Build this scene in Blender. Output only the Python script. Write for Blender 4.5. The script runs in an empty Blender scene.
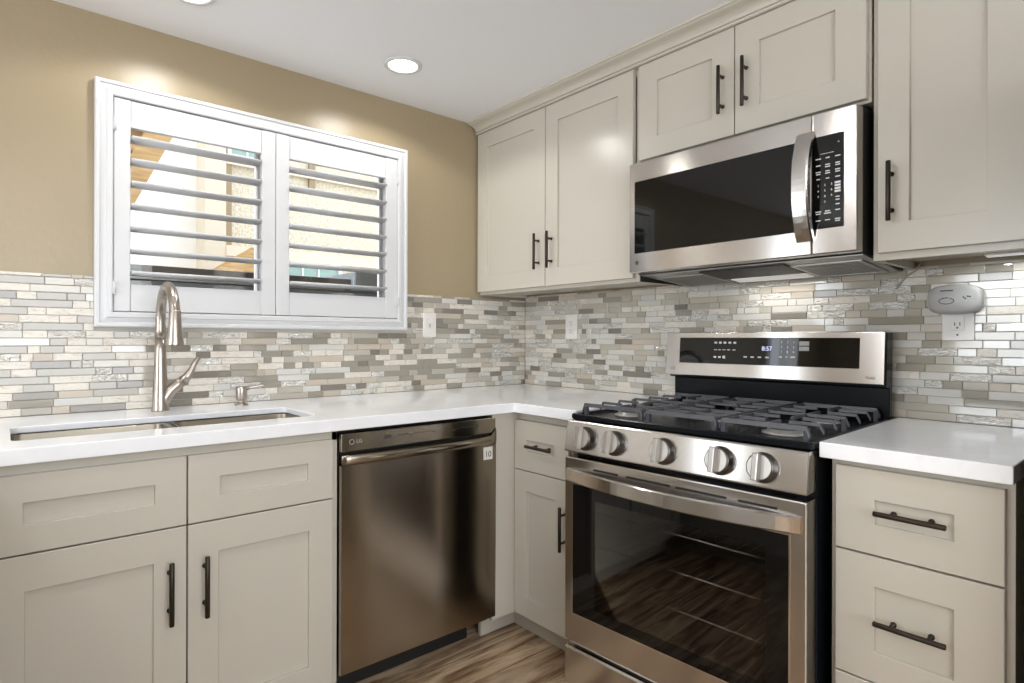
import bpy, bmesh, math, random
from mathutils import Vector, Matrix
PI = math.pi
S = bpy.context.scene
COL = S.collection

# ------------------------------------------------------------------ camera
cam_d = bpy.data.cameras.new('camera')
cam = bpy.data.objects.new('camera', cam_d); COL.objects.link(cam)
cam_d.sensor_width = 36.0
cam_d.lens = 590.99 * 36.0 / 1024.0
cam_d.shift_y = -3.5 / 1024.0
cam_d.clip_start = 0.02
cam.matrix_world = (Matrix.Translation((-2.1042, -2.3426, 1.157)) @ Matrix.Rotation(-0.7098, 4, 'Z')
                    @ Matrix.Rotation(PI / 2, 4, 'X') @ Matrix.Rotation(0.0023, 4, 'Z'))
S.camera = cam

# ------------------------------------------------------------------ colour management, sky, sun, daylight
S.view_settings.view_transform = 'Standard'
S.view_settings.look = 'None'
S.view_settings.gamma = 1.0
S.view_settings.use_curve_mapping = False
S.view_settings.exposure = -0.20
try:
    S.cycles.max_bounces = 10
    S.cycles.diffuse_bounces = 5
    S.cycles.glossy_bounces = 5
    S.cycles.sample_clamp_indirect = 6.0
    S.cycles.use_denoising = True
    S.cycles.caustics_reflective = False
    S.cycles.caustics_refractive = False
except Exception:
    pass
world = bpy.data.worlds.new('sky'); S.world = world
world.use_nodes = True
bg = world.node_tree.nodes['Background']
bg.inputs['Color'].default_value = (0.78, 0.88, 1.0, 1)
bg.inputs['Strength'].default_value = 3.6


def lamp(name, kind, loc, energy, color=(1, 1, 1), direction=None, **kw):
    l = bpy.data.lights.new(name, kind)
    l.energy = energy; l.color = color
    for k, v in kw.items():
        setattr(l, k, v)
    o = bpy.data.objects.new(name, l); COL.objects.link(o)
    o.location = loc
    if direction:
        o.rotation_euler = Vector(direction).to_track_quat('-Z', 'Y').to_euler()
    return o


lamp('sun', 'SUN', (-8, 2, 8), 4.5, (1.0, 0.97, 0.92), (0.9, -0.25, -0.55), angle=0.01)
# added frontal fill, set as a window behind the camera; daylight from one in the far side wall, a glazed door left of the frame
lamp('daylight_rear_window', 'AREA', (-2.3, -4.20, 1.35), 50, (1.0, 0.99, 0.975), (0, 1, 0), shape='RECTANGLE', size=2.6, size_y=1.5)
lamp('daylight_side_window', 'AREA', (-5.10, -1.45, 1.35), 44, (0.95, 0.975, 1.0), (1, 0, 0), shape='RECTANGLE', size=1.4, size_y=1.5)
lamp('daylight_garden_door', 'AREA', (-3.95, -0.03, 1.10), 22, (0.86, 0.93, 1.0), (0, -1, 0), shape='RECTANGLE', size=0.7, size_y=1.8)
CAN_POWER = 16.0
CANS = [(-0.933, -0.327), (-1.675, -0.330), (-1.70, -1.25), (-2.80, -1.25), (-1.10, -3.2), (-2.9, -3.2)]

# ------------------------------------------------------------------ materials
def nodes(m):
    return m.node_tree.nodes, m.node_tree.links


def mat(name, color, rough=0.5, metal=0.0, spec=0.5, coat=0.0, emit=None, emit_s=1.0):
    m = bpy.data.materials.new(name); m.use_nodes = True
    b = m.node_tree.nodes['Principled BSDF']
    b.inputs['Base Color'].default_value = (*color, 1)
    b.inputs['Roughness'].default_value = rough
    b.inputs['Metallic'].default_value = metal
    b.inputs['Specular IOR Level'].default_value = spec
    b.inputs['Coat Weight'].default_value = coat
    if emit:
        b.inputs['Emission Color'].default_value = (*emit, 1)
        b.inputs['Emission Strength'].default_value = emit_s
    return m


def texco(m, scale=(1, 1, 1)):
    N, L = nodes(m)
    t = N.new('ShaderNodeTexCoord'); mp = N.new('ShaderNodeMapping')
    mp.inputs['Scale'].default_value = scale
    L.new(t.outputs['Object'], mp.inputs['Vector'])
    return mp.outputs['Vector']


def noise(m, vec, scale, detail=4, rough=0.5, dist=0.0):
    N, L = nodes(m)
    n = N.new('ShaderNodeTexNoise')
    n.inputs['Scale'].default_value = scale; n.inputs['Detail'].default_value = detail
    n.inputs['Roughness'].default_value = rough; n.inputs['Distortion'].default_value = dist
    L.new(vec, n.inputs['Vector'])
    return n.outputs['Fac']


def ramp(m, fac, stops):
    N, L = nodes(m)
    r = N.new('ShaderNodeValToRGB')
    e = r.color_ramp.elements
    while len(e) < len(stops):
        e.new(0.5)
    for i, (p, c) in enumerate(stops):
        e[i].position = p; e[i].color = (*c, 1) if len(c) == 3 else c
    L.new(fac, r.inputs['Fac'])
    return r.outputs['Color']


def bump(m, h, strength=0.2, dist=0.002):
    N, L = nodes(m)
    b = N.new('ShaderNodeBump')
    b.inputs['Strength'].default_value = strength; b.inputs['Distance'].default_value = dist
    L.new(h, b.inputs['Height'])
    L.new(b.outputs['Normal'], N['Principled BSDF'].inputs['Normal'])


def setin(m, sock, out):
    N, L = nodes(m)
    L.new(out, N['Principled BSDF'].inputs[sock])


def g(v):
    return (v, v, v)


M = {}
M['cab'] = mat('greige_paint', (0.560, 0.530, 0.460), 0.24)
bump(M['cab'], noise(M['cab'], texco(M['cab']), 60, 2), 0.05, 0.001)
M['cab_in'] = mat('cabinet_wood', (0.33, 0.24, 0.16), 0.55)
setin(M['cab_in'], 'Base Color', ramp(M['cab_in'], noise(M['cab_in'], texco(M['cab_in'], (3, 30, 30)), 2.0), [(0.3, (0.27, 0.19, 0.12)), (0.7, (0.40, 0.30, 0.20))]))
M['wall'] = mat('tan_wall_paint', (0.345, 0.277, 0.174), 0.33)
bump(M['wall'], noise(M['wall'], texco(M['wall']), 55, 5, 0.6), 0.25, 0.004)
M['ceiling'] = mat('white_ceiling_paint', (0.85, 0.868, 0.895), 0.8)
bump(M['ceiling'], noise(M['ceiling'], texco(M['ceiling']), 40, 4), 0.1, 0.002)
M['white'] = mat('white_satin_paint', (0.64, 0.645, 0.655), 0.33)
M['quartz'] = mat('white_quartz', (0.86, 0.86, 0.85), 0.12)
setin(M['quartz'], 'Base Color', ramp(M['quartz'], noise(M['quartz'], texco(M['quartz']), 5, 8, 0.6, 0.8), [(0.35, (0.89, 0.905, 0.93)), (0.5, (0.86, 0.875, 0.90)), (0.6, (0.90, 0.915, 0.94))]))


def steel(name, col, rough, sc, bs=0.05):
    m = mat(name, col, rough, 1.0)
    N, L = nodes(m)
    n = noise(m, texco(m, sc), 1.0, 3)
    if bs > 0: bump(m, n, bs, 0.0005)
    mr = N.new('ShaderNodeMapRange')
    mr.inputs['To Min'].default_value = rough * 0.95; mr.inputs['To Max'].default_value = rough * 1.05
    L.new(n, mr.inputs['Value']); L.new(mr.outputs['Result'], N['Principled BSDF'].inputs['Roughness'])
    N['Principled BSDF'].inputs['Anisotropic'].default_value = 0.85
    N['Principled BSDF'].inputs['Anisotropic Rotation'].default_value = 0.25
    tg = N.new('ShaderNodeTangent'); tg.direction_type = 'RADIAL'; tg.axis = 'Z'
    L.new(tg.outputs[0], N['Principled BSDF'].inputs['Tangent'])
    return m


M['steel'] = steel('brushed_steel', (0.56, 0.535, 0.51), 0.20, (3, 3, 900), 0.0)
M['steel_dw'] = steel('brushed_dark_steel', (0.33, 0.29, 0.235), 0.20, (2, 2, 900), 0.0)  # dark brown tone holds the dim room's reflection in the colour
M['steel_sink'] = steel('sink_steel', (0.33, 0.30, 0.245), 0.34, (300, 4, 4))
M['nickel'] = mat('brushed_nickel', (0.43, 0.385, 0.34), 0.30, 1.0)
bump(M['nickel'], noise(M['nickel'], texco(M['nickel'], (200, 200, 5)), 1.0), 0.04, 0.0004)
M['chrome'] = mat('satin_chrome', (0.75, 0.73, 0.70), 0.16, 1.0)
M['darkmetal'] = mat('gunmetal_knob_ring', (0.13, 0.12, 0.11), 0.28, 1.0)
M['knobface'] = mat('brushed_knob_face', (0.50, 0.48, 0.45), 0.33, 1.0)
M['knobgrip'] = mat('brushed_knob_grip', (0.36, 0.34, 0.315), 0.30, 1.0)
M['bronze'] = mat('dark_bronze_pull', (0.035, 0.027, 0.02), 0.38, 0.6)
M['blackglass'] = mat('black_glass', (0.005, 0.005, 0.005), 0.03, 0, 0.40)
M['black'] = mat('black_enamel', (0.005, 0.006, 0.008), 0.22, 0.0, 0.18)
M['blackmatte'] = mat('black_plastic', (0.012, 0.012, 0.012), 0.5)
M['iron'] = mat('cast_iron', (0.065, 0.068, 0.078), 0.34)
bump(M['iron'], noise(M['iron'], texco(M['iron']), 400, 2), 0.2, 0.0006)
M['grey'] = mat('grey_mesh_filter', (0.30, 0.29, 0.27), 0.35, 0.8)
M['ventmetal'] = mat('underside_grey_metal', (0.42, 0.41, 0.39), 0.35, 0.7)
M['legend'] = mat('legend_print_white', (0.72, 0.72, 0.72), 0.5)
M['legend_dark'] = mat('legend_print_dark', (0.05, 0.045, 0.04), 0.5)
M['digits'] = mat('clock_digits', (0.2, 0.2, 0.3), 0.5, emit=(0.70, 0.72, 1.0), emit_s=1.3)
M['plastic'] = mat('white_plastic', (0.78, 0.76, 0.72), 0.35)
M['plastic_grey'] = mat('pale_grey_plastic', (0.38, 0.38, 0.37), 0.4)
M['slot'] = mat('socket_dark', (0.03, 0.03, 0.03), 0.6)
M['lens'] = mat('lamp_lens', (0.9, 0.9, 0.9), 0.4, emit=(1.0, 0.95, 0.88), emit_s=9.0)
M['led'] = mat('lit_diffuser', (0.8, 0.8, 0.8), 0.5, emit=(0.95, 0.98, 1.0), emit_s=0.35)  # added glow; the light bar itself is off
M['led_warm'] = mat('lit_lamp_cover', (0.8, 0.8, 0.8), 0.5, emit=(1.0, 0.96, 0.9), emit_s=0.3)
M['sticker'] = mat('sticker_paper', (0.70, 0.68, 0.64), 0.5)
M['rubber'] = mat('rubber', (0.02, 0.02, 0.02), 0.8)

# floor: wood-look planks running along x
m = M['floor'] = mat('wood_plank_floor', (0.3, 0.2, 0.12), 0.33)
N, L = nodes(m)
v = texco(m)
br = N.new('ShaderNodeTexBrick')
br.inputs['Scale'].default_value = 1.0
br.inputs['Brick Width'].default_value = 1.22; br.inputs['Row Height'].default_value = 0.152
br.inputs['Mortar Size'].default_value = 0.0012
br.inputs['Color1'].default_value = (0.1, 0.1, 0.1, 1); br.inputs['Color2'].default_value = (0.9, 0.9, 0.9, 1)
br.inputs['Mortar'].default_value = (0.0, 0.0, 0.0, 1)
br.offset = 0.37
L.new(v, br.inputs['Vector'])
mp = N.new('ShaderNodeMapping'); mp.inputs['Scale'].default_value = (1.6, 13, 1)
ad = N.new('ShaderNodeVectorMath'); ad.operation = 'MULTIPLY_ADD'
ad.inputs[1].default_value = (7.3, 3.1, 0)
L.new(br.outputs['Color'], ad.inputs[0]); L.new(v, ad.inputs[2]); L.new(ad.outputs[0], mp.inputs['Vector'])
n1 = noise(m, mp.outputs['Vector'], 1.6, 8, 0.62, 0.7)
c1 = ramp(m, n1, [(0.36, (0.15, 0.085, 0.045)), (0.45, (0.36, 0.23, 0.13)), (0.53, (0.62, 0.45, 0.29)), (0.64, (0.80, 0.63, 0.45))])
mx = N.new('ShaderNodeMix'); mx.data_type = 'RGBA'; mx.blend_type = 'MULTIPLY'; mx.inputs['Factor'].default_value = 1.0
c2 = ramp(m, br.outputs['Color'], [(0.0, (0.25, 0.22, 0.2)), (0.06, (0.62, 0.58, 0.55)), (0.5, (0.85, 0.83, 0.80)), (0.9, (1.0, 0.97, 0.94))])
L.new(c1, mx.inputs['A']); L.new(c2, mx.inputs['B'])
L.new(mx.outputs['Result'], N['Principled BSDF'].inputs['Base Color'])
bump(m, n1, 0.15, 0.002)

# mosaic strips
M['t_cream'] = mat('cream_stone_tile', (0.66, 0.62, 0.54), 0.35)
setin(M['t_cream'], 'Base Color', ramp(M['t_cream'], noise(M['t_cream'], texco(M['t_cream'], (14, 14, 40)), 2, 6, 0.6, 1.5), [(0.34, (0.52, 0.46, 0.39)), (0.43, (0.66, 0.615, 0.54)), (0.62, (0.72, 0.68, 0.61))]))
M['t_beige'] = mat('beige_stone_tile', (0.52, 0.46, 0.38), 0.35)
M['t_grey'] = mat('grey_glass_tile', (0.325, 0.30, 0.250), 0.10, coat=0.5)
M['t_lgrey'] = mat('pale_grey_glass_tile', (0.47, 0.44, 0.375), 0.09, coat=0.5)
M['t_dgrey'] = mat('taupe_glass_tile', (0.215, 0.195, 0.165), 0.10, coat=0.5)
M['t_white'] = mat('milky_glass_tile', (0.62, 0.61, 0.57), 0.09, coat=0.5)
m = M['t_wave'] = mat('rippled_silver_glass_tile', (0.62, 0.60, 0.56), 0.12, 0.35)
vv = texco(m, (34, 34, 90))
nn = noise(m, vv, 1.0, 5, 0.6, 2.5)
setin(m, 'Base Color', ramp(m, nn, [(0.33, (0.30, 0.27, 0.23)), (0.42, (0.60, 0.58, 0.53)), (0.58, (0.80, 0.79, 0.75))]))
bump(m, nn, 0.9, 0.006)
M['grout'] = mat('grout', (0.50, 0.475, 0.42), 0.8)

m = M['ovenpane'] = bpy.data.materials.new('smoked_oven_pane'); m.use_nodes = True
N, L = nodes(m)
N.remove(N['Principled BSDF'])
tr = N.new('ShaderNodeBsdfTransparent'); gl = N.new('ShaderNodeBsdfGlossy'); fr = N.new('ShaderNodeFresnel'); ms = N.new('ShaderNodeMixShader')
tr.inputs['Color'].default_value = (0.75, 0.75, 0.75, 1)
gl.inputs['Roughness'].default_value = 0.02; fr.inputs['IOR'].default_value = 1.45
L.new(fr.outputs[0], ms.inputs[0]); L.new(tr.outputs[0], ms.inputs[1]); L.new(gl.outputs[0], ms.inputs[2])
L.new(ms.outputs[0], N['Material Output'].inputs['Surface'])

# outside
m = M['stucco'] = mat('cream_stucco', (0.70, 0.60, 0.44), 0.9)
setin(m, 'Base Color', ramp(m, noise(m, texco(m), 45, 6, 0.7), [(0.35, (0.50, 0.41, 0.28)), (0.5, (0.68, 0.58, 0.42)), (0.65, (0.78, 0.70, 0.54))]))
bump(m, noise(m, texco(m), 60, 4), 0.8, 0.02)
M['stucco_white'] = mat('white_stucco', (0.86, 0.83, 0.76), 0.9)
M['trim_out'] = mat('cream_exterior_trim', (0.66, 0.56, 0.42), 0.7)
M['brown_out'] = mat('brown_exterior_board', (0.30, 0.21, 0.11), 0.7)
m = M['wood_out'] = mat('orange_wood', (0.45, 0.25, 0.08), 0.6)
setin(m, 'Base Color', ramp(m, noise(m, texco(m, (3, 30, 30)), 2, 5), [(0.3, (0.32, 0.17, 0.05)), (0.7, (0.58, 0.36, 0.14))]))
M['teal'] = mat('mint_window_glass', (0.26, 0.36, 0.29), 0.08)
M['slate'] = mat('slate_blue_metal', (0.16, 0.18, 0.20), 0.35)
M['dark_out'] = mat('dark_patio_top', (0.07, 0.055, 0.045), 0.35)
M['ground'] = mat('concrete_ground', (0.5, 0.48, 0.44), 0.9)
setin(M['ground'], 'Base Color', ramp(M['ground'], noise(M['ground'], texco(M['ground']), 6, 6), [(0.3, g(0.40)), (0.7, g(0.55))]))
m = M['pane'] = bpy.data.materials.new('clear_pane'); m.use_nodes = True
N, L = nodes(m)
N.remove(N['Principled BSDF'])
tr = N.new('ShaderNodeBsdfTransparent'); gl = N.new('ShaderNodeBsdfGlossy'); fr = N.new('ShaderNodeFresnel'); ms = N.new('ShaderNodeMixShader')
gl.inputs['Roughness'].default_value = 0.01; fr.inputs['IOR'].default_value = 1.45
L.new(fr.outputs[0], ms.inputs[0]); L.new(tr.outputs[0], ms.inputs[1]); L.new(gl.outputs[0], ms.inputs[2])
L.new(ms.outputs[0], N['Material Output'].inputs['Surface'])

# ------------------------------------------------------------------ mesh helpers
class MB:
    """collects shapes for ONE mesh"""
    def __init__(self):
        self.bm = bmesh.new()

    def poly(self, vs, faces, smooth=False, mi=0):
        b = [self.bm.verts.new(p) for p in vs]
        for f in faces:
            try:
                fc = self.bm.faces.new([b[i] for i in f])
                fc.smooth = smooth; fc.material_index = mi
            except ValueError:
                pass
        return self

    def box(self, x0, x1, y0, y1, z0, z1, mi=0):
        x0, x1 = min(x0, x1), max(x0, x1); y0, y1 = min(y0, y1), max(y0, y1); z0, z1 = min(z0, z1), max(z0, z1)
        v = [(x0, y0, z0), (x1, y0, z0), (x1, y1, z0), (x0, y1, z0), (x0, y0, z1), (x1, y0, z1), (x1, y1, z1), (x0, y1, z1)]
        return self.poly(v, [(3, 2, 1, 0), (4, 5, 6, 7), (0, 1, 5, 4), (1, 2, 6, 5), (2, 3, 7, 6), (3, 0, 4, 7)], mi=mi)

    def prism(self, prof, a0, a1, axis='x', smooth=False):
        """prof: closed outline; axis x -> (y,z); y -> (x,z); z -> (x,y)"""
        def P(p, a):
            return {'x': (a, p[0], p[1]), 'y': (p[0], a, p[1]), 'z': (p[0], p[1], a)}[axis]
        n = len(prof)
        v = [P(p, a0) for p in prof] + [P(p, a1) for p in prof]
        b = [self.bm.verts.new(p) for p in v]
        for i in range(n):
            j = (i + 1) % n
            f = self.bm.faces.new((b[i], b[j], b[n + j], b[n + i])); f.smooth = smooth
        self.bm.faces.new(b[:n][::-1]); self.bm.faces.new(b[n:])
        return self

    def tube(self, pts, r, seg=12, smooth=True, cap=True, squash=None):
        pts = [Vector(p) for p in pts]
        rs = r if isinstance(r, (list, tuple)) else [r] * len(pts)
        rings = []
        up = None
        for i, p in enumerate(pts):
            if i == 0: t = pts[1] - p
            elif i == len(pts) - 1: t = p - pts[i - 1]
            else: t = (pts[i + 1] - p).normalized() + (p - pts[i - 1]).normalized()
            t.normalize()
            if up is None:
                up = Vector((0, 0, 1)) if abs(t.z) < 0.9 else Vector((1, 0, 0))
            a = t.cross(up)
            if a.length < 1e-4:
                a = t.cross(Vector((0.3, 0.9, 0.2)))
            a.normalize(); b = a.cross(t).normalized(); up = b
            ka, kb = squash if squash else (1, 1)
            rings.append([self.bm.verts.new(p + (a * math.cos(2 * PI * k / seg) * ka + b * math.sin(2 * PI * k / seg) * kb) * rs[i]) for k in range(seg)])
        for q, w in zip(rings, rings[1:]):
            for k in range(seg):
                f = self.bm.faces.new((q[k], q[(k + 1) % seg], w[(k + 1) % seg], w[k])); f.smooth = smooth
        if cap:
            self.bm.faces.new(rings[0][::-1]); self.bm.faces.new(rings[-1])
        return self

    def lathe(self, prof, origin, axis=(0, 0, 1), seg=28, smooth=True, sx=1.0, sy=1.0):
        """prof: (radius, height) along axis"""
        q = Vector(axis).normalized().to_track_quat('Z', 'Y'); o = Vector(origin)
        rings = []
        for r, h in prof:
            if r < 1e-6:
                rings.append([self.bm.verts.new(o + q @ Vector((0, 0, h)))])
            else:
                rings.append([self.bm.verts.new(o + q @ Vector((r * sx * math.cos(2 * PI * k / seg), r * sy * math.sin(2 * PI * k / seg), h))) for k in range(seg)])
        for a, b in zip(rings, rings[1:]):
            for k in range(seg):
                j = (k + 1) % seg
                if len(a) == 1 and len(b) == 1: continue
                if len(a) == 1: f = self.bm.faces.new((a[0], b[k], b[j]))
                elif len(b) == 1: f = self.bm.faces.new((a[k], a[j], b[0]))
                else: f = self.bm.faces.new((a[k], a[j], b[j], b[k]))
                f.smooth = smooth
        if len(rings[0]) > 1: self.bm.faces.new(rings[0][::-1])
        if len(rings[-1]) > 1: self.bm.faces.new(rings[-1])
        return self

    def build(self, name, m, parent=None, off=(0, 0, 0), bevel=0.0, seg=2):
        bmesh.ops.recalc_face_normals(self.bm, faces=self.bm.faces[:])
        me = bpy.data.meshes.new(name)
        o3 = Vector(off)
        for v in self.bm.verts:
            v.co -= o3
        self.bm.to_mesh(me); self.bm.free()
        o = bpy.data.objects.new(name, me); COL.objects.link(o)
        for x in (m if isinstance(m, (list, tuple)) else [m]):
            me.materials.append(x)
        if parent is not None:
            o.parent = parent
        if bevel > 0:
            b = o.modifiers.new('bevel', 'BEVEL')
            b.width = bevel; b.segments = seg; b.limit_method = 'ANGLE'; b.angle_limit = math.radians(40)
            b.harden_normals = False
        return o


OFF = {}


def tag(o, label, cat, group=None, kind=None):
    if label: o['label'] = label
    if cat: o['category'] = cat
    if group: o['group'] = group
    if kind: o['kind'] = kind
    return o


def thing(name, label, cat, base, wall='L', group=None, turn=0.0):
    """an Empty at the thing's base.  wall L: built in world axes; wall R: built as if facing -y, with x = distance
    from the corner, then turned a quarter onto the range wall"""
    o = bpy.data.objects.new(name, None); COL.objects.link(o)
    o.empty_display_size = 0.1
    b = Vector(base)
    if wall == 'R':
        o.location = (b.y, -b.x, b.z); o.rotation_euler = (0, 0, -PI / 2 + turn)
    else:
        o.location = b; o.rotation_euler = (0, 0, turn)
    OFF[o.name] = b
    return tag(o, label, cat, group)


def part(mb, name, m, root, parent=None, bevel=0.0, label=None, seg=2):
    o = mb.build(name, m, parent or root, OFF[root.name], bevel, seg)
    if label: o['label'] = label
    return o


def rail_text(root, parent, body, name, m, size, pos, extrude=0.0004, align='CENTER', tilt=0.0, label=None, sx=1.0):
    """flat lettering on a face that looks to -y (in the thing's build axes)"""
    c = bpy.data.curves.new(name, 'FONT'); c.body = body; c.size = size; c.extrude = extrude
    c.align_x = align; c.align_y = 'CENTER'
    t = bpy.data.objects.new(name + '_curve', c); COL.objects.link(t)
    dg = bpy.context.evaluated_depsgraph_get()
    me = bpy.data.meshes.new_from_object(t.evaluated_get(dg))
    bpy.data.objects.remove(t); bpy.data.curves.remove(c)
    me.name = name
    me.materials.clear(); me.materials.append(m)
    me.transform(Matrix.Translation(Vector(pos) - OFF[root.name]) @ Matrix.Rotation(PI / 2 + tilt, 4, 'X') @ Matrix.Diagonal((sx, 1, 1, 1)))
    o = bpy.data.objects.new(name, me); COL.objects.link(o); o.parent = parent or root
    if label: o['label'] = label
    return o


def shaker(x0, x1, z0, z1, yb, fw=0.072, T=0.020, rec=0.0105, fh=None):
    """five-piece door or drawer front; back at y=yb, face at yb-T"""
    fh = fw if fh is None else fh
    mb = MB()
    yf = yb - T; yr = yf + rec
    e = 0.0012
    rects = [((x0, x1, z0, z1), yb), ((x0, x1, z0, z1), yf + e), ((x0 + e, x1 - e, z0 + e, z1 - e), yf),
             ((x0 + fw - e, x1 - fw + e, z0 + fh - e, z1 - fh + e), yf), ((x0 + fw, x1 - fw, z0 + fh, z1 - fh), yf + e),
             ((x0 + fw, x1 - fw, z0 + fh, z1 - fh), yr)]
    vs = []
    for (a, b, c, d), y in rects:
        vs += [(a, y, c), (b, y, c), (b, y, d), (a, y, d)]
    fs = [(3, 2, 1, 0)]
    for k in range(len(rects) - 1):
        o = 4 * k
        for i in range(4):
            j = (i + 1) % 4
            fs.append((o + i, o + j, o + 4 + j, o + 4 + i))
    o = 4 * (len(rects) - 1)
    fs.append((o, o + 1, o + 2, o + 3))
    return mb.poly(vs, fs)


def pull(cx, cz, yf, length, vertical=True, cc=0.096, r=0.006):
    """bar pull on a face at y=yf"""
    mb = MB()
    h = length / 2
    yo = yf - 0.030
    e = 0.0015
    rr = [r - e, r, r, r - e]
    def P(t): return (cx, yo, cz + t) if vertical else (cx + t, yo, cz)
    mb.tube([P(-h), P(-h + e), P(h - e), P(h)], rr, 14)
    for s in (-1, 1):
        q = P(s * cc / 2)
        mb.tube([(q[0], yf, q[2]), (q[0], yf - 0.003, q[2]), (q[0], yf - 0.0035, q[2]), (q[0], yo, q[2])], [0.0062, 0.0062, 0.0045, 0.0045], 12)
    return mb


# ------------------------------------------------------------------ room shell
CZ = 2.215
WX0, WX1, WZ0, WZ1 = -1.835, -0.775, 1.240, 1.950      # clear opening of the kitchen window
XL, YB = -5.2, -4.3


def struct(mb, name, m, parent=None, label=None, bevel=0.0):
    o = mb.build(name, m, parent, bevel=bevel)
    if parent is None:
        tag(o, label, name.split('_')[0], None, 'structure')
    return o


struct(MB().box(XL - 0.15, 0.15, YB - 0.15, 0.16, -0.06, 0.0), 'floor', M['floor'], label='brown wood-look plank floor of the kitchen')
struct(MB().box(XL - 0.15, 0.15, YB - 0.15, 0.16, CZ, CZ + 0.12), 'ceiling', M['ceiling'], label='white painted ceiling over the kitchen')
wl = MB()
wl.box(XL, -4.32, 0.008, 0.16, 0, CZ).box(-4.32, -3.58, 0.008, 0.16, 2.03, CZ).box(-3.58, WX0, 0.008, 0.16, 0, CZ).box(WX1, 0.15, 0.008, 0.16, 0, CZ)
wl.box(WX0, WX1, 0.008, 0.16, 0, WZ0).box(WX0, WX1, 0.008, 0.16, WZ1, CZ)
wall_l = struct(wl, 'wall_left', M['wall'], label='tan painted wall with the shuttered window above the sink')
wall_r = struct(MB().box(0.008, 0.15, YB, 0.008, 0, CZ), 'wall_right', M['wall'], label='tan wall behind the range under grey and cream mosaic')
wb = MB()
wb.box(XL, -3.6, YB - 0.12, YB, 0, CZ).box(-1.0, 0.15, YB - 0.12, YB, 0, CZ).box(-3.6, -1.0, YB - 0.12, YB, 0, 0.6).box(-3.6, -1.0, YB - 0.12, YB, 2.1, CZ)
struct(wb, 'wall_rear', M['wall'], label='tan wall behind the photographer with a wide window')
ws = MB()
ws.box(XL - 0.12, XL, YB, -2.20, 0, CZ).box(XL - 0.12, XL, -0.70, 0.15, 0, CZ).box(XL - 0.12, XL, -2.20, -0.70, 0, 0.6).box(XL - 0.12, XL, -2.20, -0.70, 2.1, CZ)
struct(ws, 'wall_far', M['wall'], label='tan wall at the far side of the room with a window')

# mosaic backsplash: strips of random length in courses
random.seed(11)
TM = ['t_cream', 't_beige', 't_grey', 't_lgrey', 't_dgrey', 't_white', 't_wave', 'grout']


def mosaic(length, z0, z1, holes, weights, seed, flip=False):
    """strips on a wall at y=0 running along +s; returns MB with s,z mapped by flip"""
    rnd = random.Random(seed)
    mb = MB()
    pitch = 0.0239
    gap = 0.0016
    def put(a, b, c, d, mi):
        e = 0.0011
        y0, y1, y2 = 0.006, 0.0006, 0.0
        def P(s, y, z):
            return (y, -s, z) if flip else (-s, y, z)
        vs = [P(a, y0, c), P(b, y0, c), P(b, y0, d), P(a, y0, d), P(a, y1, c), P(b, y1, c), P(b, y1, d), P(a, y1, d),
              P(a + e, y2, c + e), P(b - e, y2, c + e), P(b - e, y2, d - e), P(a + e, y2, d - e)]
        fs = [(0, 1, 5, 4), (1, 2, 6, 5), (2, 3, 7, 6), (3, 0, 4, 7), (4, 5, 9, 8), (5, 6, 10, 9), (6, 7, 11, 10), (7, 4, 8, 11), (8, 9, 10, 11)]
        mb.poly(vs, fs, mi=mi)
    row = 0
    z = z0
    while z < z1 - 0.004:
        zt = min(z + pitch, z1)
        s = -rnd.random() * 0.08
        last = -1
        while s < length:
            w = rnd.choice([0.03, 0.045, 0.048, 0.06, 0.075, 0.075, 0.09, 0.098, 0.11, 0.125, 0.15])
            mi = rnd.choices(range(7), weights)[0]
            if mi == last and rnd.random() < 0.7:
                mi = rnd.choices(range(7), weights)[0]
            last = mi
            a, b = max(s, 0.0), min(s + w, length)
            s += w
            segs = [(a, b)]
            for h0, h1, hz0, hz1 in holes:
                if zt > hz0 + 0.003 and z < hz1 - 0.003:
                    ns = []
                    for p, q in segs:
                        if q <= h0 or p >= h1: ns.append((p, q))
                        else:
                            if p < h0: ns.append((p, h0))
                            if q > h1: ns.append((h1, q))
                    segs = ns
            for p, q in segs:
                if q - p > 0.006:
                    put(p + gap / 2, q - gap / 2, z + gap / 2, zt - gap / 2, mi)
        z = zt
        row += 1
    # grout bed
    def bed(a, b, c, d):
        if flip: mb.box(0.004, 0.0078, -b, -a, c, d, mi=7)
        else: mb.box(-b, -a, 0.004, 0.0078, c, d, mi=7)
    if holes:
        h0, h1, hz0, hz1 = holes[0]
        bed(0, h0, z0, z1); bed(h1, length, z0, z1); bed(h0, h1, z0, hz0)
    else:
        bed(0, length, z0, z1)
    return mb


mosaic(3.0, 0.9145, 1.3555, [(0.729, 1.883, 1.190, 3.0)], [30, 8, 22, 12, 12, 6, 12], 5).build('backsplash', [M[k] for k in TM], wall_l)
mosaic(2.30, 0.9145, 1.3766, [], [12, 5, 9, 24, 3, 26, 22], 8, True).build('backsplash', [M[k] for k in TM], wall_r)  # paler strip mix than the window wall, painting in bright reflections

# kitchen window: casing on the wall, vinyl slider in the opening
win = bpy.data.objects.new('window_1', None); COL.objects.link(win)
win.location = (-1.305, 0.0, 1.19); OFF['window_1'] = Vector((-1.305, 0.0, 1.19))
tag(win, 'white cased kitchen window above the sink', 'window', None, 'structure')
X0, X1, Z0, Z1 = -1.884, -0.728, 1.190, 2.000
mb = MB()


def frame_ring(mb, rects):
    vs = []
    for (a, b, c, d), y in rects:
        vs += [(a, y, c), (b, y, c), (b, y, d), (a, y, d)]
    fs = []
    n = len(rects)
    for k in range(n):
        o = 4 * k; p = 4 * ((k + 1) % n)
        for i in range(4):
            j = (i + 1) % 4
            fs.append((o + i, o + j, p + j, p + i))
    mb.poly(vs, fs)


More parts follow.
